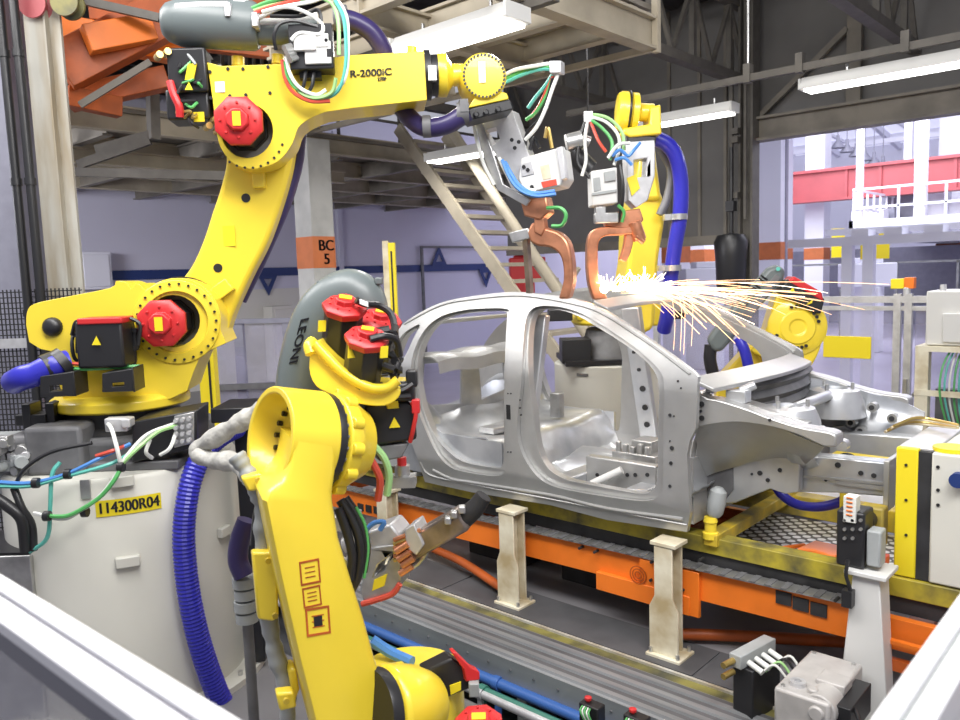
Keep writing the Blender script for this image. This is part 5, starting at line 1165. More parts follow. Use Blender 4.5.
cables(g1, [([G(505, 162, .12), G(512, 175, .14), G(520, 186, .15), G(534, 193, .15), G(555, 191, .14)], m) for m in ('blue_cable',)]+
 [([G(502, 160, .13), G(510, 178, .15), G(520, 190, .16), G(536, 196, .16), G(556, 194, .14)], 'blue_cable'), ([G(499, 158, .12), G(506, 172, .13), G(516, 186, .14), G(536, 191, .14)], 'cable_white'),
 ([G(500, 78, .05), G(515, 70, .08), G(535, 66, .1), G(553, 64, .1), G(558, 72, .1), G(552, 90, .1), G(545, 110, .1), G(536, 128, .1), G(525, 140, .1)], 'cable_white'),
 ([G(504, 80, .05), G(520, 72, .07), G(540, 67, .09), G(556, 68, .1)], 'green'), ([G(506, 82, .05), G(524, 74, .07), G(542, 69, .09), G(556, 70, .1)], 'teal'),
 ([G(553, 74, .08), G(545, 86, .06), G(535, 98, .04), G(528, 108, .03)], 'teal'), ([G(553, 76, .08), G(546, 92, .06), G(538, 108, .04), G(530, 118, .03)], 'cable_red'), ([G(553, 78, .09), G(548, 98, .07), G(540, 118, .05), G(528, 132, .04), G(524, 150, .04)], 'black'), ([G(552, 80, .08), G(546, 96, .06), G(536, 112, .04), G(526, 120, .03)], 'green'),
 ([G(545, 138, .06), G(548, 128, .06), G(552, 148, .05)], 'brass'), ([G(530, 150, .05), G(534, 138, .04), G(540, 148, .04)], 'black'),
 ([G(474, 126, .12), G(478, 145, .14), G(484, 165, .14), G(494, 185, .12)], 'cable_white'), ([G(547, 208, .1), G(560, 208, .12), G(566, 215, .12), G(562, 225, .11), G(552, 226, .1)], 'green')], .010)
mb = MB(); q = G(557, 68, .1); mb.obox(q, RH*.03, gn*.03, Z*.03); mb.build('cable_clamp', 'alu', g1, bevel=.005)
mb = MB(); mb.prism(G.L([(520, 200), (546, 196), (549, 212), (540, 220), (524, 216)], .06), gb*.1); mb.build('electrode_block', 'copper', g1, bevel=.008)
mb = MB(); mb.prism(G.L([(534, 214), (543, 213), (545, 228), (541, 236), (534, 232)], .05), gb*.06); mb.build('upper_electrode', 'copper', g1, bevel=.006)
arm = s2([(527, 232), (533, 222), (546, 228), (558, 232), (567, 241), (571, 256), (572.5, 280), (568, 299)], 3)+s2([(558, 299), (563, 280), (562, 262), (557, 252), (548, 247), (538, 246), (530, 242)], 3)
MB().prism(G.L(arm, .04), gb*.085).build('copper_arm', 'copper', g1, bevel=.012)
mb = MB(); mb.prism(G.L([(508, 233), (528, 228), (530, 238), (512, 243)], .03), gb*.05); mb.build('pivot', 'steel', g1, bevel=.005)
mb = MB(); mb.bar(G(526, 236, 0), G(530, 293, -.04), .03); mb.build('lower_shank', 'shank', g1)
# ================================================================== CENTRE ROBOT (R3)
D3 = 5.3; P3 = Plane(at(640, 110, d=D3), -FH); bk3 = FH
pd = at(608, 420, d=6.9)
pdz = at(608, 366, d=6.45).z
c3 = thing('robot_pedestal', 'cream drum pedestal seen through the front door opening of the car', 'pedestal', (pd.x, pd.y, 0))
Rp = .455; MB().lathe((pd.x, pd.y, 0), Z, [(Rp, 0), (Rp, pdz-.01), (Rp-.012, pdz)], 56).build('drum_shell', 'drum', c3)
mb = MB()
for px, py in ((580, 375.5), (582, 414.5)): 
    q = at(px, py, d=6.9-Rp-.0); a = atan2(q.y-pd.y, q.x-pd.x); w_ = V((-sin(a), cos(a), 0)); mb.obox((pd.x+Rp*cos(a), pd.y+Rp*sin(a), q.z), w_*.05, V((cos(a), sin(a), 0))*.01, Z*.01)
mb.build('lifting_slot', 'grey_dark', c3)
r3 = thing('welding_robot', 'yellow robot behind the car welding the roof edge', 'robot', (pd.x, pd.y, pdz), 'yellow robots')
MB().obox((pd.x, pd.y, pdz+.025), RH*.4, FH*.4, Z*.02).build('base_plate', 'black', r3)
MB().lathe((pd.x, pd.y, pdz+.02)-FH*0 if False else V((pd.x, pd.y, pdz+.02))+RH*.05, Z, [(.34, 0), (.32, .10), (.24, .20), (.22, .27)], 32).build('robot_base', 'grey_dark', r3, bevel=.02)
MB().obox(V((pd.x, pd.y, pdz+.12))-RH*.30-FH*.2, RH*.12, FH*.12, Z*.10).build('connector_box', 'black', r3, bevel=.006)
o3 = V((pd.x, pd.y, pdz))
MB().lathe(o3+Z*.32, Z, [(.28, 0), (.30, .02), (.30, .07), (.27, .09)], 32).build('turntable', 'yellow', r3, bevel=.004)
MB().obox(o3+Z*.46-RH*.02, RH*.26, FH*.2, Z*.1).build('turntable_casting', 'yellow', r3, bevel=.03, seg=3)
MB().obox(o3+Z*.42+RH*.40-FH*.1, RH*.12, FH*.1, Z*.12).build('rear_casting', 'yellow', r3, bevel=.02)
mb = MB(); mb.obox(o3+Z*.42-RH*.42-FH*.2, RH*.10, FH*.06, Z*.05); mb.obox(o3+Z*.44+RH*.56-FH*.12, RH*.08, FH*.06, Z*.09); mb.build('connector', 'black', r3, bevel=.01)
# arm going up (seen edge on)
arm3 = [(622, 300), (628, 262), (630, 226), (634, 200), (640, 184), (650, 178), (660, 190), (665, 206), (664, 228), (659, 258), (656, 300), (652, 330), (625, 330)]
MB().prism(P3.L(s2c(arm3, 3), -.3), bk3*.45).build('lower_arm', 'yellow', r3, bevel=.03, seg=3)
MB().prism(P3.L([(634, 200), (640, 150), (648, 140), (656, 150), (662, 200)], -.25), bk3*.3).build('forearm', 'yellow', r3, bevel=.03)
mb = MB(); ax3 = (P3(655, 113)-P3(618, 111)).normalized()
mb.lathe(P3(616, 111), ax3, [(.06, 0), (.115, .008), (.13, .03), (.13, .075), (.11, .085), (.11, .095), (.125, .10), (.125, .14), (.085, .15), (.06, .16), (.06, .25)], 32); mb.build('wrist_drum', 'yellow', r3, bevel=.003)
mb = MB(); mb.lathe(P3(626.5, 111), ax3, [(.132, 0), (.134, .004), (.134, .012), (.132, .016)], 32); mb.build('wrist_seal', 'black', r3)
MB().prism(P3.L([(651, 107), (661, 104), (662, 134), (630, 137), (623, 133), (624, 128), (650, 124)], .12), bk3*.24).build('wrist_yoke', 'yellow', r3, bevel=.012)
MB().prism(P3.L([(626, 133), (657, 136), (655, 147), (628, 144)], .1), bk3*.2).build('tool_changer', 'black', r3, bevel=.01)
MB().tube([P3(655, 138, -.05), P3(668, 145, -.05), P3(677, 160, -.06), P3(681, 185, -.08), P3(680, 215, -.1), P3(675, 245, -.12), P3(671, 275, -.14), P3(668, 310, -.2), P3(664, 330, -.3)], .052, n=14).build('blue_hose', 'blue', r3)
mb = MB()
for a, b in ((678, 217), (672, 268)): q = P3(a, b, -.1); mb.cyl(q-Z*.02, q+Z*.02, .065, n=16); mb.obox(q-RH*.06, RH*.04, FH*.03, Z*.02)
mb.build('hose_clamp', 'steel', r3)
MB().tube([P3(661, 150, -.2), P3(671, 170, -.2), P3(668, 195, -.2), P3(660, 215, -.2)], .03, n=10).build('grey_hose', 'grey_dark', r3)
# gun
g3 = thing('spot_welding_gun', 'silver and white welding gun with open copper jaws above the car roof', 'welding gun', P3(595, 298, .3), 'spot welding guns')
P3g = Plane(at(600, 250, d=4.75), -FH)
q3 = P3g
MB().prism(q3.L([(626, 142), (655, 140), (655, 176), (648, 200), (636, 208), (628, 200), (627, 170)], .02), FH*.14, [q3.L([(634, 160), (647, 158), (646, 176), (634, 178)], .02)]).build('bracket', 'alu', g3, bevel=.006)
MB().prism(q3.L([(627, 178), (636, 174), (640, 188), (632, 196)], .03), FH*.02).build('yellow_label', 'sign_yellow', g3)
MB().prism(q3.L([(591, 171), (617, 167), (618, 203), (592, 206)], .10), FH*.16).build('transformer', 'white', g3, bevel=.008)
mb = MB(); mb.prism(q3.L([(593, 178), (600, 177), (601, 190), (594, 192)], .105), FH*.01); mb.prism(q3.L([(604, 172), (615, 170), (616, 180), (605, 182)], .115), FH*.02); mb.prism(q3.L([(592, 193), (617, 189), (617, 192), (592, 196)], .11), FH*.02); mb.build('cover_plate', 'grey', g3, bevel=.003)
mb = MB(); mb.cyl(q3(566, 143, .0), q3(582, 139, .0), .05, n=18); mb.cyl(q3(582, 139, .0), q3(590, 142, .0), .03, n=14); mb.build('servo_actuator', 'steel', g3, bevel=.004)
MB().cyl(q3(572, 152, -.05), q3(590, 170, -.05), .06, n=16).build('black_boot', 'black', g3)
cables(g3, [([q3(588, 116, .0), q3(606, 122, .05), q3(618, 135, .08), q3(619, 150, .08), q3(614, 165, .1)], 'cable_white'), ([q3(588, 118, .0), q3(602, 128, .05), q3(612, 142, .08), q3(610, 160, .1)], 'green'), ([q3(590, 114, .0), q3(608, 118, .05), q3(622, 132, .08), q3(624, 150, .08)], 'green_light'),
 ([q3(588, 118, .0), q3(585, 140, .05), q3(586, 160, .06), q3(582, 176, .06)], 'cable_white'), ([q3(587, 116, .0), q3(580, 138, .02), q3(578, 162, .03), q3(590, 178, .06)], 'black'), ([q3(590, 120, .0), q3(598, 140, .06), q3(606, 152, .08)], 'cable_red'),
 ([q3(612, 156, .12), q3(620, 150, .14), q3(628, 156, .14), q3(634, 150, .14), q3(640, 143, .1)], 'blue_cable'), ([q3(615, 160, .12), q3(624, 158, .14), q3(632, 165, .14)], 'blue_cable'), ([q3(608, 158, .12), q3(618, 145, .14), q3(630, 143, .12)], 'cable_white'),
 ([q3(620, 165, .1), q3(623, 185, .12), q3(622, 205, .1), q3(618, 222, .06)], 'black'), ([q3(618, 205, .1), q3(624, 212, .1), q3(622, 222, .08)], 'green')], .010)
mb = MB(); q = q3(588, 117, .0); mb.obox(q, RH*.025, FH*.02, Z*.03); mb.build('cable_clamp', 'steel', g3)
mb = MB(); mb.prism(q3.L([(604, 214), (640, 208), (644, 220), (632, 232), (606, 226)], .04), FH*.1); mb.build('electrode_block', 'copper', g3, bevel=.008)
Carm = s2([(587, 252), (588, 240), (592, 231), (602, 227), (624, 227), (634, 225)], 3)+s2([(636, 233), (622, 235), (606, 236), (599, 242), (598, 256), (599, 275), (605, 292), (608, 299)], 3)+s2([(594, 300), (589, 285), (587, 268)], 3)
MB().prism(q3.L(Carm, .05), FH*.09).build('copper_arm', 'copper', g3, bevel=.012)
MB().prism(q3.L(s2([(624, 214), (634, 212), (635, 232), (631, 252), (626, 262)], 3)+s2([(620, 260), (624, 246), (626, 232)], 3), .03), FH*.06).build('upper_electrode', 'copper', g3, bevel=.006)
mb = MB(); mb.cyl(q3(634, 222, .03), q3(640, 240, .03), .04, n=16); mb.cyl(q3(636, 236, .05), q3(644, 242, .05), .02, n=12); mb.build('pivot', 'copper', g3, bevel=.004)
mb = MB(); mb.obox(q3(606, 218, .06), RH*.07, FH*.03, Z*.03); mb.obox(q3(600, 212, .05), RH*.03, FH*.04, Z*.03); mb.build('coupling', 'steel', g3, bevel=.006)
# sparks
S0 = at(604, 289, d=4.72); mb = MB(); rs = random.Random(11)
for i in range(80):
    el = rs.uniform(.0, .9); az = rs.uniform(-1.2, 1.2); L = rs.uniform(.03, .15)*(1-.3*el)
    st = S0+RH*rs.uniform(-.01, .30)+FH*rs.uniform(-.05, .1)+Z*rs.uniform(-.02, .02)
    d_ = (RH*sin(az)+Z*(.3+el)+FH*rs.uniform(-.4, .4)).normalized(); mb.tube([st, st+d_*L*.5, st+d_*L+Z*(-.01)], .0016, n=4, sub=2, m=1)
for i in range(44):
    L = rs.uniform(.25, 1.15); dz = rs.uniform(-.04, .07); g = rs.uniform(.02, .22)
    d_ = (RH+FH*rs.uniform(-.35, .5)).normalized(); st = S0+d_*rs.uniform(0, .5)+Z*rs.uniform(-.03, .02)
    f = lambda t: st+d_*L*t+Z*(dz*t-g*t*t)
    mb.tube([f(0), f(.25), f(.5), f(.75), f(1)], rs.uniform(.0008, .0014), n=4, sub=2, m=rs.choice([0, 0, 0, 1]))
for i in range(16):
    L = rs.uniform(.2, .6); d_ = (RH*rs.uniform(.5, 1)+FH*rs.uniform(-.4, .3)).normalized(); st = S0+d_*rs.uniform(.1, .45)-Z*.01
    f = lambda t: st+d_*L*t-Z*(L*.55*t*t+.02*t)
    mb.tube([f(0), f(.3), f(.65), f(1)], .0016, n=4, sub=2)
for i in range(4):
    st = S0+RH*rs.uniform(.35, .55)-Z*.03; mb.tube([st, st+RH*.02-Z*rs.uniform(.1, .25), st+RH*.01-Z*rs.uniform(.3, .45)], .0013, n=4, sub=2)
mb.ball(S0+FH*.02, .03, 1, 6)
tag(mb.build('weld_sparks', ['spark', 'spark_hot'], smooth=False), 'shower of orange welding sparks flying right from the copper jaws', 'sparks', kind='stuff')
l = bpy.data.lights.new('spark_light', 'POINT'); l.energy = 5; l.color = (1, .6, .35); l.shadow_soft_size = .08
lo = bpy.data.objects.new('spark_light', l); COL.objects.link(lo); lo.location = S0+Z*.05
# ================================================================== RIGHT REAR ROBOT (R4)
P4 = Plane(at(790, 322, d=5.6), (-FH*cos(radians(12))+RH*sin(radians(-12))).normalized()); n4 = P4.n; b4 = -n4
bp = at(770, 460, d=6.0)
r4 = thing('welding_robot', 'small yellow robot behind the car nose, beside the fence', 'robot', (bp.x, bp.y, 0), 'yellow robots')
MB().prism(P4.L(s2([(777, 292), (786, 297), (806, 306), (819, 318), (823, 332), (820, 350), (812, 366)], 3)+[(790, 372), (752, 352), (766, 330)], .05), b4*.25).build('forearm', 'yellow', r4, bevel=.02, seg=3)
MB().prism(P4.L([(720, 378), (757, 338), (763, 362), (756, 385), (752, 470), (700, 470)], -.05), b4*.22).build('lower_arm', 'yellow', r4, bevel=.015)
c = P4(797, 327, .05); MB().lathe(c-n4*.02, n4, [(.20, 0), (.20, .03), (.17, .045), (.12, .05), (.115, .06), (.06, .06), (.05, .05)], 40).build('joint_cover', 'yellow', r4, bevel=.004)
MB().bolts(P4(797, 327, .09), n4, .145, 9, .012, .012, a0=.4, a1=2.2).build('cover_bolt', 'black', r4)
MB().bolts(P4(797, 327, .09), n4, .145, 8, .012, .012, a0=3.4, a1=5.2).build('cover_bolt', 'black', r4)
mb = MB(); mb.prism(P4.L([(779, 292), (788, 279), (825, 299), (821, 314), (812, 312)], .12), b4*.22); mot = mb.build('motor_body', 'black', r4, bevel=.01)
MB().prism(P4.L([(788, 281), (794, 276), (822, 292), (824, 302)], .13), b4*.24).build('motor_cap', 'red', mot, bevel=.012)
MB().prism(P4.L([(789, 292), (795, 292), (793, 287)], .124), n4*.003).build('warning_triangle', 'sign_yellow', mot)
MB().prism(P4.L([(806, 305), (812, 303), (813, 299)], .124), n4*.003).build('warning_triangle', 'sign_yellow', mot)
MB().tube([P4(738, 338, .12), P4(745, 352, .14), P4(750, 378, .12), P4(752, 420, .1)], .038, n=12).build('blue_hose', 'blue', r4)
MB().box((bp.x-.3, bp.y-.3, 0), (bp.x+.3, bp.y+.3, .5)).build('robot_base', 'grey_dark', r4, bevel=.02)
MB().prism([lx(V((bp.x, bp.y, 0)), a, -.1, z) for a, z in ((-.28, .5), (.3, .5), (.2, 1.0), (-.25, 1.0))], FH*.25).build('turntable_casting', 'yellow', r4, bevel=.02)
h4 = thing('hose_guard', 'grey hose guard slanting up beside the small rear robot', 'hose guard', P4(715, 345, .1), 'grey hose guards')
MB().prism(P4.L([(707, 340), (720, 322), (768, 268), (778, 264), (786, 270), (784, 280), (734, 338), (722, 352), (713, 352)], .12), b4*.12).build('guard_shell', 'leoni', h4, bevel=.03, seg=3)
MB().prism(P4.L([(733, 326), (776, 274), (781, 278), (740, 332)], .128), b4*.01).build('guard_groove', 'grey_dark', h4, bevel=.003)
q = P4(778, 269, .13); MB().cyl(q, q+n4*.01, .014, n=12).build('end_screw', 'teal', h4)
MB().tube([P4(711, 345, .06), P4(710, 360, .06), P4(714, 378, .06)], .045, n=12).build('black_hose', 'black', h4)
mb = MB(); e = (P4(768, 282)-P4(740, 316)).normalized(); text_on(mb, 'LEONI', .085, P4(753, 292, .125), e, (Z*.6-RH*.8), wide=1.1, bold=.001); mb.build('guard_lettering', 'black', h4)
# ================================================================== FOREGROUND ROBOT (R2)
aL = (-.93*RH-.37*FH).normalized(); aR = -aL; ab = (FH*.93-RH*.37).normalized()
rb = at(420, 716, d=2.9)
r2 = thing('welding_robot', 'big yellow robot in the foreground with three red capped motors', 'robot', (rb.x, rb.y, 0), 'yellow robots')
cL = at(269, 438, d=2.60); cR = at(316, 441, d=2.71); A3 = (cR-cL).normalized(); L3 = (cR-cL).length
mb = MB(); mb.lathe(cL, A3, [(.005, .10), (.06, .10), (.11, .09), (.138, .05), (.150, 0), (.172, .0), (.172, L3), (.15, L3)], 48); mb.build('joint_drum', 'yellow', r2, bevel=.004)
MB().bolts(cL+A3*.085, -A3, .11, 16, .009, .012).build('cup_bolt', 'black', r2)
secs = []
ARM = ((441, 293, 337), (456, 291, 337), (470, 288, 337), (482, 281, 335.5), (492, 268, 334), (502, 263.5, 334), (540, 271, 340), (580, 279, 352), (620, 288, 365), (660, 297, 376), (700, 307, 389), (760, 322, 405))
def armd(px, y): return 2.413+.0023*(px-269)-.00022*(y-441)
for y, l, r in ARM:
    pl, pr_ = at(l, y, d=armd(l, y)), at(r, y, d=armd(r, y)); th = .27
    b = ab*th; e = (pr_-pl)
    secs.append([pl+ab*.03, pl+e*.05+ab*.006, pl+e*.12, pr_-e*.12, pr_-e*.04+ab*.008, pr_+ab*.035, pr_+b, pl+b])
MB().loft(secs).build('lower_arm', 'yellow', r2)
for px, py, w, h in ((311, 573, 10, 12), (313, 597.5, 9, 10), (319, 622, 12, 14)):
    t_ = (py-560)*.12
    def LP(a, b): 
        return at(a, b, d=armd(a, b)-.003)
    C = [LP(px-w, py+h+1), LP(px+w, py+h-3), LP(px+w-2, py-h-3), LP(px-w-2, py-h+1)]
    c = sum(C, V())/4; inn = [c+(p-c)*.84 for p in C]
    mb = MB(); mb.prism(C, -ab*.002, [inn], m=0)
    for k in range(3): 
        a, b = C[3].lerp(C[0], .3+.2*k), C[2].lerp(C[1], .3+.2*k); mb.bar(a.lerp(b, .25), a.lerp(b, .75), .003, .003, m=1)
    if h > 12: mb.prism([c+(p-c)*.35 for p in C], -ab*.002, m=2)
    mb.build('warning_sticker', ['orange_dark', 'orange_dark', 'black'], r2)
# gear ring, J3 housing
e = cR
MB().lathe(e-A3*.005, A3, [(.165, 0), (.168, .012), (.168, .032), (.15, .04)], 48).build('joint_seal', 'black', r2)
MB().bolts(e+A3*.02, (cR-cL).cross(Z).cross(A3)*0+A3, .158, 26, .007, .014).build('seal_bolt', 'grey_dark', r2)
mb = MB(); u, w, a = frame(A3); vs = []; prof = []
mb.lathe(e+A3*.032, A3, [(.15, 0), (.172, .01), (.172, .05), (.158, .07), (.13, .12), (.12, .14)], 40)
for i in range(12): t = 2*pi*i/12; p = e+A3*.045+(u*cos(t)+w*sin(t))*.168; mb.cyl(p, p+A3*.04, .022, n=12)
mb.build('joint_housing', 'yellow', r2, bevel=.004)
mq = at(366, 424, d=2.88); m3 = MB().prism([at(a, b, d=2.82) for a, b in ((364, 405), (408, 400), (416, 408), (418, 440), (372, 447), (364, 440))], ab*.14).build('motor_body', 'black', r2, bevel=.012)
MB().prism([at(a, b, d=2.80) for a, b in ((387, 402), (398, 401), (399, 408), (388, 409))], ab*.02-Z*.0).build('motor_label', 'sign_yellow', m3)
MB().prism([at(a, b, d=2.815) for a, b in ((389, 428), (400, 427), (394, 417))], -ab*.004).build('warning_triangle', 'sign_yellow', m3)
MB().tube([at(412, 402, d=2.8), at(416, 412, d=2.79), at(413, 430, d=2.8), at(410, 442, d=2.82)], .008, n=8).build('red_strap', 'red', m3)
mb = MB(); mb.obox(at(416, 406, d=2.8), RH*.014, FH*.02, Z*.024); mb.build('red_plug', 'red', m3, bevel=.003)
MB().prism([at(a, b, d=2.83) for a, b in ((372, 447), (410, 443), (402, 458), (380, 462))], ab*.1).build('motor_bracket', 'grey_dark', m3, bevel=.006)
mb = MB(); mb.obox(at(404, 392, d=2.83), RH*.04, FH*.03, Z*.03); mb.cyl(at(388, 388, d=2.8), at(412, 386, d=2.82), .02, n=12); mb.obox(at(412, 378, d=2.83), RH*.02, FH*.03, Z*.03); mb.build('connector', 'black', m3, bevel=.006)
cables(m3, [([at(380, 384, d=2.78), at(390, 392, d=2.76), at(402, 390, d=2.77), at(412, 384, d=2.79)], 'black'), ([at(384, 388, d=2.78), at(396, 396, d=2.76), at(410, 396, d=2.78)], 'black')], .010)
# forearm root casting under the three motors
MB().prism([at(a, b, d=2.74) for a, b in s2c([(313, 342), (323, 350), (345, 372), (372, 388), (398, 388), (398, 398), (384, 406), (360, 404), (334, 396), (316, 386), (309, 368)], 3)], FH*.30).build('wrist_casting', 'yellow', r2, bevel=.03, seg=3)
MB().tube([at(a, b, d=2.73) for a, b in ((315, 344), (326, 356), (345, 374), (368, 387), (386, 388), (398, 380))], .018, n=10).build('casting_rim', 'yellow', r2)
MB().tube([at(311, 354, d=2.73), at(309, 346, d=2.74), at(313, 341, d=2.76)], .02, n=10).build('lifting_lug', 'yellow', r2)
mdir = (Z*.86-FH*.40+RH*.20).normalized()
for px, py, d, r, L in ((344, 312, 2.86, .074, .19), (380, 325, 2.98, .074, .19), (366, 343, 2.72, .070, .18)):
    top = at(px, py, d=d); motor(r2, top-mdir*L, mdir, r, L, sdir=RH)
for px, py, d in ((322, 326, 2.82), (352, 352, 2.68), (384, 352, 2.68)):
    q = at(px, py, d=d)
    MB().obox(q, RH*.012+FH*.008, ab*.004, Z*.02+RH*.002).build('motor_sticker', 'sign_yellow', r2)
mb = MB(); rr = random.Random(4)
for i in range(14):
    q = at(rr.uniform(386, 402), rr.uniform(325, 375), d=rr.uniform(2.74, 2.86)); mb.cyl(q, q+V((rr.uniform(-.04, .04), rr.uniform(-.04, .04), rr.uniform(-.03, .03))), rr.uniform(.010, .018), n=8)
mb.tube([at(370, 339, d=2.66), at(384, 336, d=2.68), at(396, 340, d=2.72), at(400, 356, d=2.75)], .012, n=8); mb.tube([at(356, 300, d=2.8), at(366, 304, d=2.82), at(380, 306, d=2.86), at(392, 316, d=2.86), at(396, 340, d=2.82)], .013, n=8)
mb.build('motor_connector', 'black', r2)
q = at(364, 303, d=2.79); MB().obox(q, RH*.014-Z*.006, FH*.01, Z*.008).build('white_plug', 'paper', r2)
# LEONI hose guard arch
h2 = thing('hose_guard', 'large grey arched hose guard behind the red capped motors', 'hose guard', at(300, 385, d=3.1), 'grey hose guards')
Pg = Plane(at(330, 330, d=3.12), -FH)
outer_ = s2([(278, 392), (284, 364), (292, 335), (299, 311), (309, 289), (322, 276), (338, 269), (354, 267), (370, 271), (381, 279), (387, 292), (388, 310)], 4)
inner = s2([(370, 340), (345, 350), (318, 372), (306, 396)], 3)
secs = []
MB().tube(Pg.L([(298, 404), (302, 370), (309, 340), (320, 314), (336, 298), (352, 293), (362, 302), (365, 322), (363, 345)]), .095, n=24).build('guard_shell', 'leoni', h2)
MB().tube(Pg.L([(279, 390), (286, 360), (294, 333), (304, 309), (315, 291), (328, 279), (345, 272)], .02), .010, n=8).build('edge_rib', 'leoni', h2)
mb = MB()
for a, b, an in ((285, 364, 0), (301, 313, 0), (321, 284, 0), (379, 281, 0)): q = Pg(a, b, .02); mb.obox(q, RH*.014, FH*.02, Z*.014)
mb.build('latch', 'leoni', h2, bevel=.005)
mb = MB(); e_ = Pg(299, 360, .1)-Pg(307, 330, .1); text_on(mb, 'LEONI', .052, Pg(298.5, 341, .094), e_, RH*.92-FH*.32+Z*.2, wide=1.25, bold=.0015); mb.build('guard_lettering', 'black', h2)
# dress pack on the left flank of the arm
dp = thing('dress_pack', 'silver grey fabric hose down the left side of the foreground robot arm', 'hose', at(270, 560, d=2.7))
MB().tube([at(a, b, d=2.66) for a, b in ((236, 455), (246, 470), (254, 486), (262, 505), (263, 540), (266, 590), (270, 625), (276, 655), (286, 690), (288, 722))], lambda t: .028+.003*sin(t*50)+.002*sin(t*111), n=12, sub=10).build('fabric_hose', 'grey', dp)
MB().tube([at(262, 500, d=2.7), at(258, 520, d=2.72), at(256, 545, d=2.74)], .02, n=10).build('inner_hose', 'black', dp)
for pts, d in (([(252, 553), (273, 552), (277, 560), (279, 615), (274, 622), (258, 620)], 2.60), ([(241, 478), (262, 473), (268, 484), (266, 490), (248, 492)], 2.60), ([(276, 694), (294, 692), (297, 708), (280, 712)], 2.55)):
    MB().prism([at(a, b, d=d) for a, b in pts], ab*.05).build('bracket', 'yellow', dp, bevel=.008)
mb = MB()
for a, b, d in ((268, 560, 2.59), (275, 615, 2.59), (274, 531, 2.6), (276, 507, 2.6), (258, 480, 2.59), (286, 700, 2.54)): q = at(a, b, d=d); mb.cyl(q, q-ab*.012, .010, n=10)
mb.build('bolt', 'yellow_dull', dp)
for pts in ([(264, 480), (272, 487), (276, 500), (276, 512), (266, 514)], [(288, 670), (296, 668), (300, 690), (294, 706)]):
    MB().prism([at(a, b, d=2.62) for a, b in pts], ab*.08).build('arm_lug', 'yellow', r2, bevel=.01)
tag(MB().tube([at(247, 520, d=3.2), at(240, 540, d=3.2), at(238, 560, d=3.2), at(244, 576, d=3.2)], .04, n=14).build('hose_elbow', 'purple'), 'dark purple hose elbow between drum and foreground arm', 'hose')
q = at(246, 600, d=3.25); mb = MB(); [mb.cyl(q+Z*(.1-.05*i), q+Z*(.06-.05*i), .05-.004*(i % 2), n=16) for i in range(4)]; mb.cyl((q.x, q.y, 0), q-Z*.1, .022, n=16, m=1)
tag(mb.build('grey_coupling', ['grey', 'grey_dark']), 'grey ribbed coupling below the purple hose elbow', 'coupling')
# J2 joint and base
cj = at(370, 714, d=2.60); 
MB().lathe(cj, A3, [(.14, 0), (.143, .01), (.143, .04)], 40).build('joint_seal', 'black', r2)
mb = MB(); mb.lathe(cj+A3*.045, A3, [(.135, 0), (.15, .015), (.148, .06), (.135, .13), (.11, .19), (.09, .22)], 40)
mb.obox(cj+A3*.11+Z*.10, A3*.05, ab*.06, Z*.04); mb.build('base_casting', 'yellow', r2, bevel=.02, seg=3)
MB().box((rb.x-.3, rb.y-.25, 0), (rb.x+.2, rb.y+.2, .35)).build('robot_base', 'grey_dark', r2, bevel=.02)
MB().cyl((rb.x-.05, rb.y, .35), (rb.x-.05, rb.y, .50), .2, n=32).build('turntable', 'yellow', r2)
mm = MB().prism([at(a, b, d=2.78) for a, b in ((424, 672), (452, 658), (466, 668), (473, 688), (448, 698), (432, 692))], ab*.07).build('motor_body', 'black', r2, bevel=.008)
MB().prism([at(a, b, d=2.775) for a, b in ((450, 686), (461, 682), (461, 690), (451, 695))], ab*.006).build('motor_label', 'sign_yellow', mm)
MB().prism([at(a, b, d=2.76) for a, b in ((452, 653), (456, 652), (472, 668), (480, 672), (480, 680), (466, 682), (464, 670))], ab*.04).build('red_clip', 'red', mm, bevel=.004)
MB().obox(at(474, 688, d=2.76), RH*.018, FH*.02, Z*.025).build('plug', 'grey', mm, bevel=.004)
q = at(479, 716, d=2.6); motor(r2, q-Z*.17-FH*.0, Z*.9-FH*.3, .075, .16, sdir=RH)
tag(MB().tube([at(372, 640, d=3.0), at(390, 652, d=3.0), at(412, 662, d=2.95)], .022, n=8).build('blue_cable', 'blue_cable'), 'blue cable behind the yellow base casting', 'cable')
mb = MB(); mb.tube([at(366, 452, d=2.8), at(374, 465, d=2.8), at(380, 480, d=2.82), at(378, 500, d=2.85)], .014)
tag(mb.build('red_cable', 'cable_red'), 'red cable below the black motor of the foreground robot', 'cable')
tag(MB().tube([at(374, 446, d=2.82), at(384, 458, d=2.82), at(389, 475, d=2.84), at(387, 495, d=2.86)], .014).build('green_cable', 'green_light'), 'light green cable below the black motor of the foreground robot', 'cable')
mb = MB(); q = at(402, 465, d=3.0); mb.cyl(q, q+Z*.03, .018, n=10); mb.cyl(q-Z*.04, q, .03, n=12, m=1); mb.obox(q-Z*.06, RH*.05, FH*.04, Z*.02, m=1)
tag(mb.build('red_valve', ['red', 'steel']), 'tiny red valve by the rear wheel arch of the car', 'valve')
for P, dd in (([(340, 500), (352, 520), (360, 545), (358, 575), (348, 595)], 2.86), ([(345, 498), (358, 518), (366, 545), (363, 572)], 2.88), ([(338, 508), (346, 530), (352, 555), (350, 580)], 2.84)):
    tag(MB().tube([at(a, b, d=dd) for a, b in P], .017, n=10).build('black_cable', 'black'), {2.86: 'thick black cable looping from the foreground arm to the gripper, middle one', 2.88: 'thick black cable looping to the gripper, outermost one', 2.84: 'thick black cable looping to the gripper, innermost one'}[dd], 'cable', 'black gripper cables')
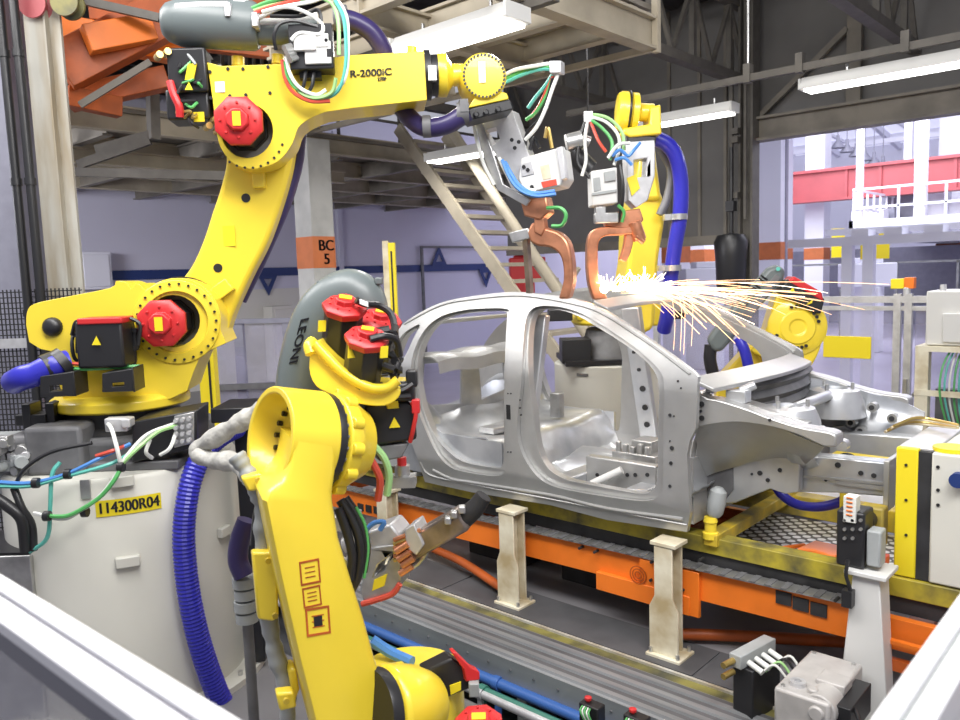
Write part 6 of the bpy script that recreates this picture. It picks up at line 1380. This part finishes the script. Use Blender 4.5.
tag(MB().tube([at(a, b, d=2.87) for a, b in ((356, 507), (365, 525), (368, 550), (364, 578))], .006, n=8).build('green_wire', 'green'), 'thin green wire along the black gripper cables', 'wire')
# ================================================================== SHANK GUN OF R2
PG = Plane(at(400, 550, d=3.15), (-FH*cos(radians(-14))+RH*sin(radians(-14))).normalized()); ng = PG.n; bg = -ng
g2 = thing('spot_welding_gun', 'low welding gun with a thick brown shank reaching under the car', 'welding gun', PG(400, 590), 'spot welding guns')
MB().prism(PG.L([(367, 548), (394, 545), (402, 556), (400, 586), (392, 596), (364, 603), (360, 590), (366, 566)], .05), bg*.12, [PG.L([(378, 565), (390, 556), (384, 570), (374, 576)], .05)]).build('gun_plate', 'steel', g2, bevel=.006)
MB().prism(PG.L([(374, 580), (387, 574), (384, 586), (372, 591)], .056), bg*.01).build('yellow_label', 'sign_yellow', g2)
MB().tube(PG.L([(362, 604), (376, 600), (392, 594), (400, 584)], .06), .012, n=8).build('red_hose', 'cable_red', g2)
MB().prism(PG.L([(356, 536), (390, 524), (400, 536), (394, 548), (366, 556)], .04), bg*.14).build('actuator_body', 'alu', g2, bevel=.01)
mb = MB(); mb.cyl(PG(345, 545, .02), PG(372, 536, .02), .035, n=16); mb.cyl(PG(350, 560, .03), PG(368, 555, .03), .03, n=16); mb.obox(PG(348, 520, .0), RH*.05, FH*.05, Z*.03); mb.build('servo_motor', 'alu', g2, bevel=.004)
MB().tube(PG.L([(366, 530), (374, 523), (384, 522), (380, 530)], .08), .010, n=8).build('blue_tube', 'blue_cable', g2)
mb = MB()
for k in range(6): mb.cyl(PG(394, 540+k*4, .05), PG(420-k*1.5, 530+k*5, .05), .009, n=8, m=k % 2)
for a, b in ((398, 560), (402, 566), (400, 574), (396, 552)): mb.cyl(PG(a, b, .07), PG(a+12, b-8, .06), .014, n=10, m=0)
mb.build('copper_rod', ['copper', 'brass'], g2)
MB().prism(PG.L([(404, 530), (414, 524), (424, 545), (416, 556), (406, 548)], .06), bg*.12).build('clamp_block', 'alu', g2, bevel=.006)
MB().tube(PG.L([(404, 568), (414, 566), (424, 556), (428, 545)], .02), .012, n=8).build('shunt', 'steel', g2)
mb = MB(); mb.bar(PG(410, 548), PG(466, 516), .095, .095); mb.build('shank', 'shank', g2, bevel=.014)
MB().tube(PG.L([(458, 521), (467, 515), (476, 507), (484, 496)], 0), lambda t: .046-.014*t, n=12).build('shank_tip', 'black_matt', g2)
mb = MB()
for a, b in ((448, 520), (462, 509), (454, 514)): q = PG(a, b, .06); mb.obox(q, RH*.013, FH*.02, Z*.013)
mb.build('clip', 'steel', g2, bevel=.004)
# ================================================================== FRONT FENCE CORNER
t = thing('front_fence', 'white aluminium guard fence corner in the blurred foreground', 'fence', (-.22, .36, 0))
zf = 1.50
lA, lB = at(0, 573, Z=zf), at(242, 720, Z=zf); yl = (lA.y+lB.y)/2
rA, rB = at(960, 588, Z=zf), at(872, 722, Z=zf); xr_ = (rA.x+rB.x)/2
dl = (lB-lA).normalized(); lC = lA+dl*((xr_+.02-lA.x)/dl.x)
def rail_x(mb, x0, x1):
    mb.box((x0, yl-.026, zf-.02), (x1, yl, zf), 0); mb.box((x0, yl-.034, zf-.03), (x1, yl-.026, zf-.006), 1); mb.box((x0, yl-.068, zf-.02), (x1, yl-.034, zf), 0); mb.box((x0, yl-.066, zf-.05), (x1, yl-.002, zf-.02), 1)
    return mb
def swing(mb):     # the left fence meets the right one at slightly more than a right angle
    a = atan2(dl.y, dl.x); o = V((xr_, lC.y, 0))
    mb.v = [o+Matrix.Rotation(a, 3, 'Z') @ (p-V((xr_, yl, 0))) for p in mb.v]; return mb
swing(rail_x(MB(), -4, xr_-.03)).build('left_rail', ['rail_white', 'rail_grey'], t, bevel=.003)
swing(MB().box((-4, yl-.036, .1), (xr_-.03, yl-.03, zf-.05))).build('left_panel', 'poly_front', t)
mb = MB(); mb.box((xr_, yl, zf-.04), (xr_+.02, 3.2, zf), 0); mb.box((xr_+.02, yl, zf-.045), (xr_+.027, 3.2, zf-.008), 1); mb.box((xr_+.027, yl, zf-.04), (xr_+.05, 3.2, zf), 0); mb.box((xr_+.002, yl, zf-.1), (xr_+.048, 3.2, zf-.04), 0)
mb.build('right_rail', ['rail_white', 'grey'], t, bevel=.003)
yl = lC.y; MB().box((xr_-.03, yl-.068, 0), (xr_+.05, yl, zf)).build('corner_post', 'rail_white', t, bevel=.003)
MB().box((xr_+.02, yl+.02, .1), (xr_+.026, 3.2, zf-.1)).build('right_panel', 'poly_front', t)
# ================================================================== ORANGE OVERHEAD CARRIAGE
oc = thing('orange_hoist', 'dirty orange steel hoist carriage overhead at upper left', 'hoist', at(150, 60, d=6.4))
def OB(p, q, w, h, name, m='orange_dark'): MB().bar(p, q, w, h).build(name, m, oc, bevel=.006)
OB(at(60, 70, d=6.2), at(205, -5, d=6.6), .25, .34, 'main_beam'); OB(at(62, 30, d=6.6), at(200, 55, d=7.0), .16, .22, 'cross_beam', 'orange')
OB(at(68, 100, d=6.6), at(168, 78, d=6.8), .18, .18, 'lower_beam'); OB(at(90, 8, d=6.8), at(270, 12, d=7.2), .2, .24, 'upper_beam'); OB(at(66, 96, d=6.3), at(120, 108, d=6.6), .12, .16, 'end_beam')
OB(at(86, 40, d=6.05), at(152, 28, d=6.3), .16, .2, 'bracket', 'orange'); OB(at(190, 40, d=6.9), at(290, 52, d=7.2), .1, .16, 'brace')
MB().bar(at(72, -2, d=6.0), at(160, 18, d=6.0), .05, .06).build('grey_rail', 'truss', oc)
MB().bar(at(80, 105, d=6.2), at(150, 62, d=6.4), .05, .05).build('slant_bar', 'beam_dark', oc)
for px, py, mm in ((36, 6, 'crane_red'), (68, 4, 'olive_dark')):
    q = at(px, py, d=5.75); mb = MB(); mb.lathe(q, FH, [(.05, -.06), (.10, -.06), (.10, -.04), (.07, -.03), (.07, .03), (.10, .04), (.10, .06), (.05, .06)], 24); mb.build('wheel', mm, oc)
mb = MB()
for i in range(9):
    q0, q1 = at(222+i*8, 40, d=7.4), at(222+i*8, 66, d=7.4); mb.bar(q0, q1, .03, .02)
mb.bar(at(218, 40, d=7.41), at(290, 42, d=7.41), .03); mb.bar(at(218, 54, d=7.41), at(290, 54, d=7.41), .03)
mb.build('grating', 'truss', oc)
# ================================================================== LIGHT
w = bpy.data.worlds.new('hall'); SC.world = w; w.use_nodes = True
bg_ = w.node_tree.nodes['Background']; bg_.inputs[0].default_value = (.86, .87, 1, 1); bg_.inputs[1].default_value = .36
def area(loc, target, sx, sy, e, col=(1, .98, .96)):  # unseen fill lights, added to brighten the cell and the far hall
    l = bpy.data.lights.new('fill_light', 'AREA'); l.shape = 'RECTANGLE'; l.size = sx; l.size_y = sy; l.energy = e; l.color = col
    o = bpy.data.objects.new('fill_light', l); COL.objects.link(o); o.location = loc
    o.rotation_euler = (V(target)-V(loc)).to_track_quat('-Z', 'Y').to_euler(); return o
area((-2.2, .6, 5.0), (-2.6, 2.6, .6), 3.5, 1.2, 150)
area((.6, 1.5, 4.6), (-2, 3.6, .8), 2.5, 1.2, 140)
area((-6.0, .5, 4.8), (-5, 4, .6), 3, 1.2, 85)
area((-9.5, .2, 2.9), (-13.5, 9, 2.6), 2, 1, 160, (.93, .93, 1))  # added beside the view to lift the shade on the back wall
area((-3.5, 6.4, 4.9), (-3.5, 5, 0), 3, 1, 40)
area((-6, 19, 6.4), (-6, 30, 1.5), 10, 5, 900, (.92, .93, 1))
area((-2, 14, 5.0), (-2, 13, 0), 6, 4, 150, (.92, .93, 1))
SC.view_settings.view_transform = 'Standard'; SC.view_settings.look = 'None'; SC.view_settings.gamma = 1; SC.view_settings.exposure = .42
SC.view_settings.use_curve_mapping = False
